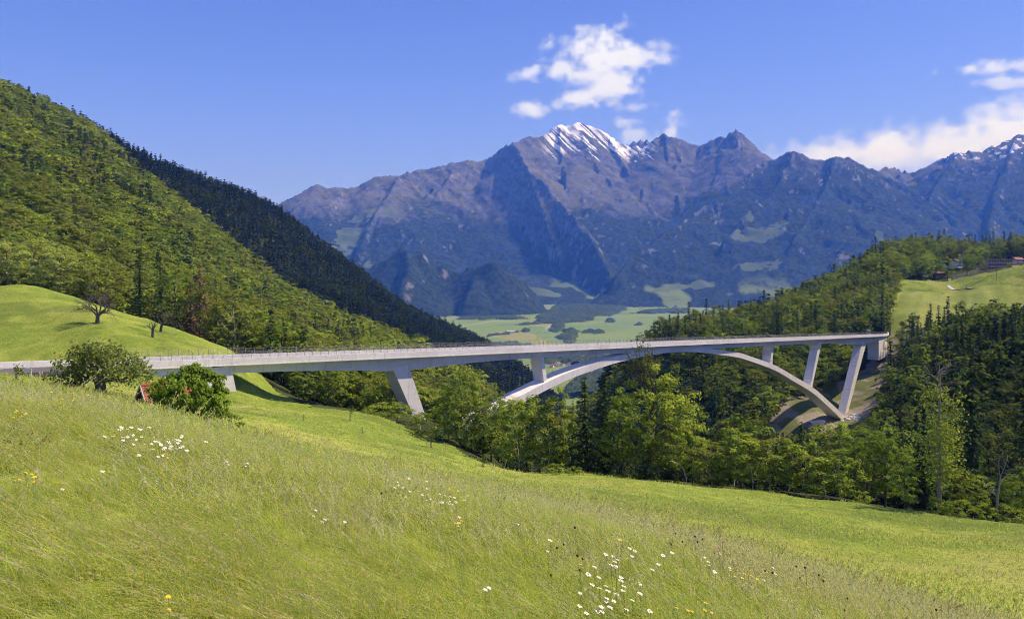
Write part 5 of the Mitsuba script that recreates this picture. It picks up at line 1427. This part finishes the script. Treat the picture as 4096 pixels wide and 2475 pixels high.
GREENS = [(.55, .66, .12), (.49, .63, .09), (.60, .67, .16), (.36, .52, .07)]
DRYS = [(.49, .57, .13), (.58, .57, .18), (.45, .56, .10), (.63, .59, .23)]
TUFTS = []
for i in range(6):
    m, c = tuft(400 + i, 34, .13, .17, .36, .0036, GREENS if i < 3 else (GREENS + DRYS if i < 5 else DRYS), [.03, .05, .07, .10, .14, .20][i], (-.30, -.05))
    scene[f'grass_model_{i}'] = {'type': 'shapegroup', 'blades': mikit.ply(m, 'grass_material', False, color=c)}
for i in range(3):
    m, c = tuft(420 + i, 13, .5, .12, .30, .020, [GREENS, GREENS + DRYS, DRYS][i], 0.0, (-.3, 0), 2)
    scene[f'tussock_model_{i}'] = {'type': 'shapegroup', 'blades': mikit.ply(m, 'grass_material', False, color=c)}
r = np.random.default_rng(77)
ng = 0
for y0, y1, dens in [(2.4, 4.2, 92), (4.2, 6.5, 76), (6.5, 9.5, 60), (9.5, 12.5, 48), (12.5, 17, 24)]:
    n = int(.72 * (y1 ** 2 - y0 ** 2) * dens)
    Y = np.sqrt(r.uniform(y0 ** 2, y1 ** 2, n)); X = Y * r.uniform(-.72, .72, n)
    Z = ground(X, Y)
    dry = meshkit.fbm(np.stack([X / 1.6, Y / 1.6, X * 0], -1), 3, 40) + .30 * np.clip((Y - 6) / 4, -.6, 1) * np.clip(.6 + X / 6, 0, 1.2) + .08 * np.clip(X / 3, -1, 1)
    ok = seen(X, Y, .6, .99)
    for x, y, z, dq in zip(X[ok], Y[ok], Z[ok], dry[ok]):
        m = int(np.clip((dq - .34) * 9 + r.normal(0, .9), 0, 5))
        clumped = float(meshkit.noise(np.array([x / .55, y / .55, 0.5]), 51))
        s_ = r.uniform(.75, 1.15) * (1.0 if y > 5 else .85) * (.62 + .75 * clumped)
        scene[f'tall_grass__{ng:05d}'] = {'type': 'instance', 'g': {'type': 'ref', 'id': f'grass_model_{m}'}, 'to_world': T().translate([x, y, z]).rotate([0, 0, 1], r.uniform(-50, 50)).scale(s_)}
        ng += 1
lab('tall_grass', 'tall uncut hay grass with pale seed heads filling the foreground', 'grass', kind='stuff')
nt = 0
for y0, y1, dens in [(17, 40, 3.0), (40, 75, 1.6), (75, 165, .42)]:
    n = int(.66 * (y1 ** 2 - y0 ** 2) * dens)
    Y = np.sqrt(r.uniform(y0 ** 2, y1 ** 2, n)); X = Y * r.uniform(-.66, .66, n)
    ok = (cover(X, Y) == 0) & seen(X, Y, .3, .99)
    rel = np.stack([X, Y], -1) - A0
    ok &= ~(((rel @ NV) > -1.2) & (rel @ TV < 20))
    X, Y = X[ok], Y[ok]; Z = ground(X, Y)
    dry = meshkit.fbm(np.stack([X / 9, Y / 9, X * 0], -1), 3, 44)
    for x, y, z, dq in zip(X, Y, Z, dry):
        m = int(np.clip((dq - .42) * 8 + r.normal(0, .5), 0, 2))
        scene[f'meadow_grass__{nt:05d}'] = {'type': 'instance', 'g': {'type': 'ref', 'id': f'tussock_model_{m}'}, 'to_world': T().translate([x, y, z]).rotate([0, 0, 1], r.uniform(0, 360)).scale(r.uniform(.8, 1.4) * (1 if y < 60 else 1.35))}
        nt += 1
lab('meadow_grass', 'loose tufts of grass on the lower meadow', 'grass', kind='stuff')


def flower(seed, petals, pr, pw, disc, mat, cup=.15, hd=.35):
    g_ = np.random.default_rng(seed)
    V_, F_, n0 = [], [], 0
    for k in range(petals):
        a = 6.283 * k / petals + g_.normal(0, .08)
        d = np.array([math.cos(a), math.sin(a), cup + g_.normal(0, .1)]); s_ = np.array([-math.sin(a), math.cos(a), 0]) * pw
        V_ += [d * disc * .7 - s_ * .5, d * disc * .7 + s_ * .5, d * pr * .8 + s_, d * pr + s_ * .25, d * pr - s_ * .25, d * pr * .8 - s_]
        F_ += [[n0, n0 + 1, n0 + 2], [n0, n0 + 2, n0 + 5], [n0 + 5, n0 + 2, n0 + 3], [n0 + 5, n0 + 3, n0 + 4]]; n0 += 6
    tilt = trimesh.transformations.rotation_matrix(.35, [0.3, 1, 0])[:3, :3]
    pv = np.array(V_) @ tilt.T + [0, 0, hd]
    dm = trimesh.creation.icosphere(1, disc); dm.vertices *= [1, 1, .5]; dm.vertices += [0, 0, .003]
    dv = np.array(dm.vertices) @ tilt.T + [0, 0, hd]
    st = tube([[.10 * hd, 0, -.05], [.04 * hd, 0, hd * .5], [0, 0, hd - .002]], [.0022, .002, .0018], 4)
    g = {'type': 'shapegroup', 'petals': mikit.ply((pv, np.array(F_)), mat, False), 'disc': mikit.ply((dv, np.array(dm.faces)), 'yellow_petal_material', True), 'stem': mikit.ply(st, 'stem_material', False)}
    return g


for i in range(3): scene[f'daisy_model_{i}'] = flower(500 + i, 15, .021, .0036, .006, 'petal_material', [.1, .3, -.15][i], .27)
for i in range(2): scene[f'yellow_model_{i}'] = flower(510 + i, 9, .014, .005, .004, 'yellow_petal_material', .3, .26)
scene['purple_model_0'] = flower(520, 12, .02, .004, .006, 'purple_petal_material', .6, .32)
seedm = trimesh.creation.icosphere(1, .010); seedm.vertices *= [1, 1, 1.15]; seedm.vertices += [0, 0, .36]
scene['seed_head_model_0'] = {'type': 'shapegroup', 'head': mikit.ply(seedm, 'seed_head_material', False), 'stem': mikit.ply(tube([[.05, 0, -.05], [.02, 0, .18], [0, 0, .36]], .0014, 4), 'stem_material', False)}


def sow(name, model, n_models, spots, h, label, cat, group, size=1.0):
    for px, py in spots:
        p = hit(px, py, h, 2.0, 60)
        key = num(name)
        scene[key] = {'type': 'instance', 'g': {'type': 'ref', 'id': f'{model}_{int(r.integers(n_models))}'}, 'to_world': T().translate(p.tolist()).rotate([0, 0, 1], r.uniform(-40, 60)).scale(size * r.uniform(.85, 1.2))}
        lab(key, label, cat, group)


def around(cx, cy, sx, sy, n):
    return [(cx + r.normal(0, sx), cy + r.normal(0, sy)) for _ in range(n)]


sow('daisy', 'daisy_model', 3, around(2430, 2350, 60, 45, 18) + around(2500, 2250, 90, 35, 18) + around(2420, 2400, 50, 30, 6) + [(2345, 2440), (2190, 2188), (2200, 2180), (1940, 2350), (1955, 2340), (2610, 2290), (2600, 2450), (2860, 2298)], .27, 'large white daisy of the flowering patch in the right foreground', 'flower', 'daisies of the right foreground patch')
sow('daisy', 'daisy_model', 3, around(700, 1775, 50, 22, 22) + around(520, 1740, 45, 12, 16) + around(640, 1800, 60, 15, 8), .27, 'white daisy of the patch on the left slope before the bush', 'flower', 'daisies of the left patch')
sow('daisy', 'daisy_model', 3, [(908, 1830), (915, 1828), (985, 1838), (990, 1842), (1255, 2030), (1262, 2028), (1290, 2064), (1300, 2062), (410, 1880), (250, 1932), (1830, 2065), (1838, 2060), (1380, 2066), (1210, 1782), (1385, 1875), (1540, 1855), (1490, 1890), (2070, 2085)] + around(1780, 1975, 55, 14, 20) + around(1640, 1930, 60, 14, 10) + around(3050, 2250, 90, 28, 16) + around(2900, 2240, 40, 20, 6), .27, 'single white daisy scattered in the foreground grass', 'flower', 'scattered daisies in the foreground', .8)
sow('yellow_flower', 'yellow_model', 2, around(2990, 2310, 28, 12, 10) + around(2480, 2170, 14, 5, 4) + around(320, 1595, 60, 8, 12) + around(90, 1660, 25, 10, 8) + around(660, 1820, 10, 6, 3) + around(95, 1905, 40, 15, 7) + around(2800, 2440, 40, 14, 8) + around(1835, 2095, 12, 8, 4) + around(1550, 1830, 6, 4, 2) + around(670, 2410, 5, 4, 2) + around(1820, 1965, 30, 6, 4), .26, 'small yellow meadow flower in the foreground grass', 'flower', 'yellow flowers in the foreground')
sow('purple_flower', 'purple_model', 1, [(2890, 2207), (3222, 2286), (2875, 2228)], .32, 'purple meadow flower near the crest on the right', 'flower', 'purple flowers on the crest', 1.1)
sow('seed_head', 'seed_head_model', 1, [(2702, 2120), (2685, 2163), (2730, 2160), (2310, 2255), (2318, 2275), (2204, 2277), (1526, 1992), (1543, 1976), (2228, 2197), (2255, 2183), (2330, 2215), (2780, 2160), (2790, 2180), (2810, 2165), (3185, 2280), (3200, 2290), (3220, 2285), (3275, 2300), (3294, 2349), (3378, 2425), (2300, 2130), (3060, 2292), (3090, 2305), (3390, 2395), (3745, 2462)], .36, 'dark brown seed head on a thin stalk in the foreground', 'seed head', 'dark seed heads in the foreground')
for px, py, h, c, label in [(75, 1775, .34, (.22, .17, .06), 'tall reddish dock plant in the grass at the left edge'), (1530, 1800, .30, (.10, .16, .05), 'dark leafy weed standing on the crest in front of the lower meadow'), (2690, 2170, .13, (.16, .14, .06), 'dark branching weed on the crest right of the daisy patch')]:
    b = hit(px, py, .15, 3, 60); out, tips = [], []
    for k in range(5):
        d = np.array([r.normal(0, .35), r.normal(0, .35), 1.0]); branches(r, b + [r.normal(0, .05), r.normal(0, .05), 0], d / np.linalg.norm(d), h * r.uniform(.7, 1.1), .004, 0, out, tips, .5, 2, 0, .2, .6, 3)
    key = num('weed'); lab(key, label, 'plant')
    scene[key + '__stem'] = ply(join(out), 'stem_material')
    c2, t2 = tip_leaves(tips, r, 7, .022, c, .03)
    scene[key + '__leaves'] = ply(c2, 'leaf_material', False, color=t2)
print('grass', ng, nt)

#PROPS_END
# ------------------------------------------------------------------ haze in the air
HAZE = 3.25e-5
scene['haze_air'] = {'type': 'homogeneous', 'albedo': rgb(0.40, 0.62, 1.0), 'sigma_t': {'type': 'rgb', 'value': [0.36 * HAZE, 0.78 * HAZE, 2.1 * HAZE]}}
scene['haze'] = {'type': 'cube', 'to_world': T().translate([500, 8700, 620]).scale([16200, 9000, 1120]), 'bsdf': {'type': 'null'}, 'interior': {'type': 'ref', 'id': 'haze_air'}}
scene['camera']['medium'] = {'type': 'ref', 'id': 'haze_air'}
lab('haze', 'thin blue haze in the air between the bridge and the mountains', 'haze', kind='stuff')
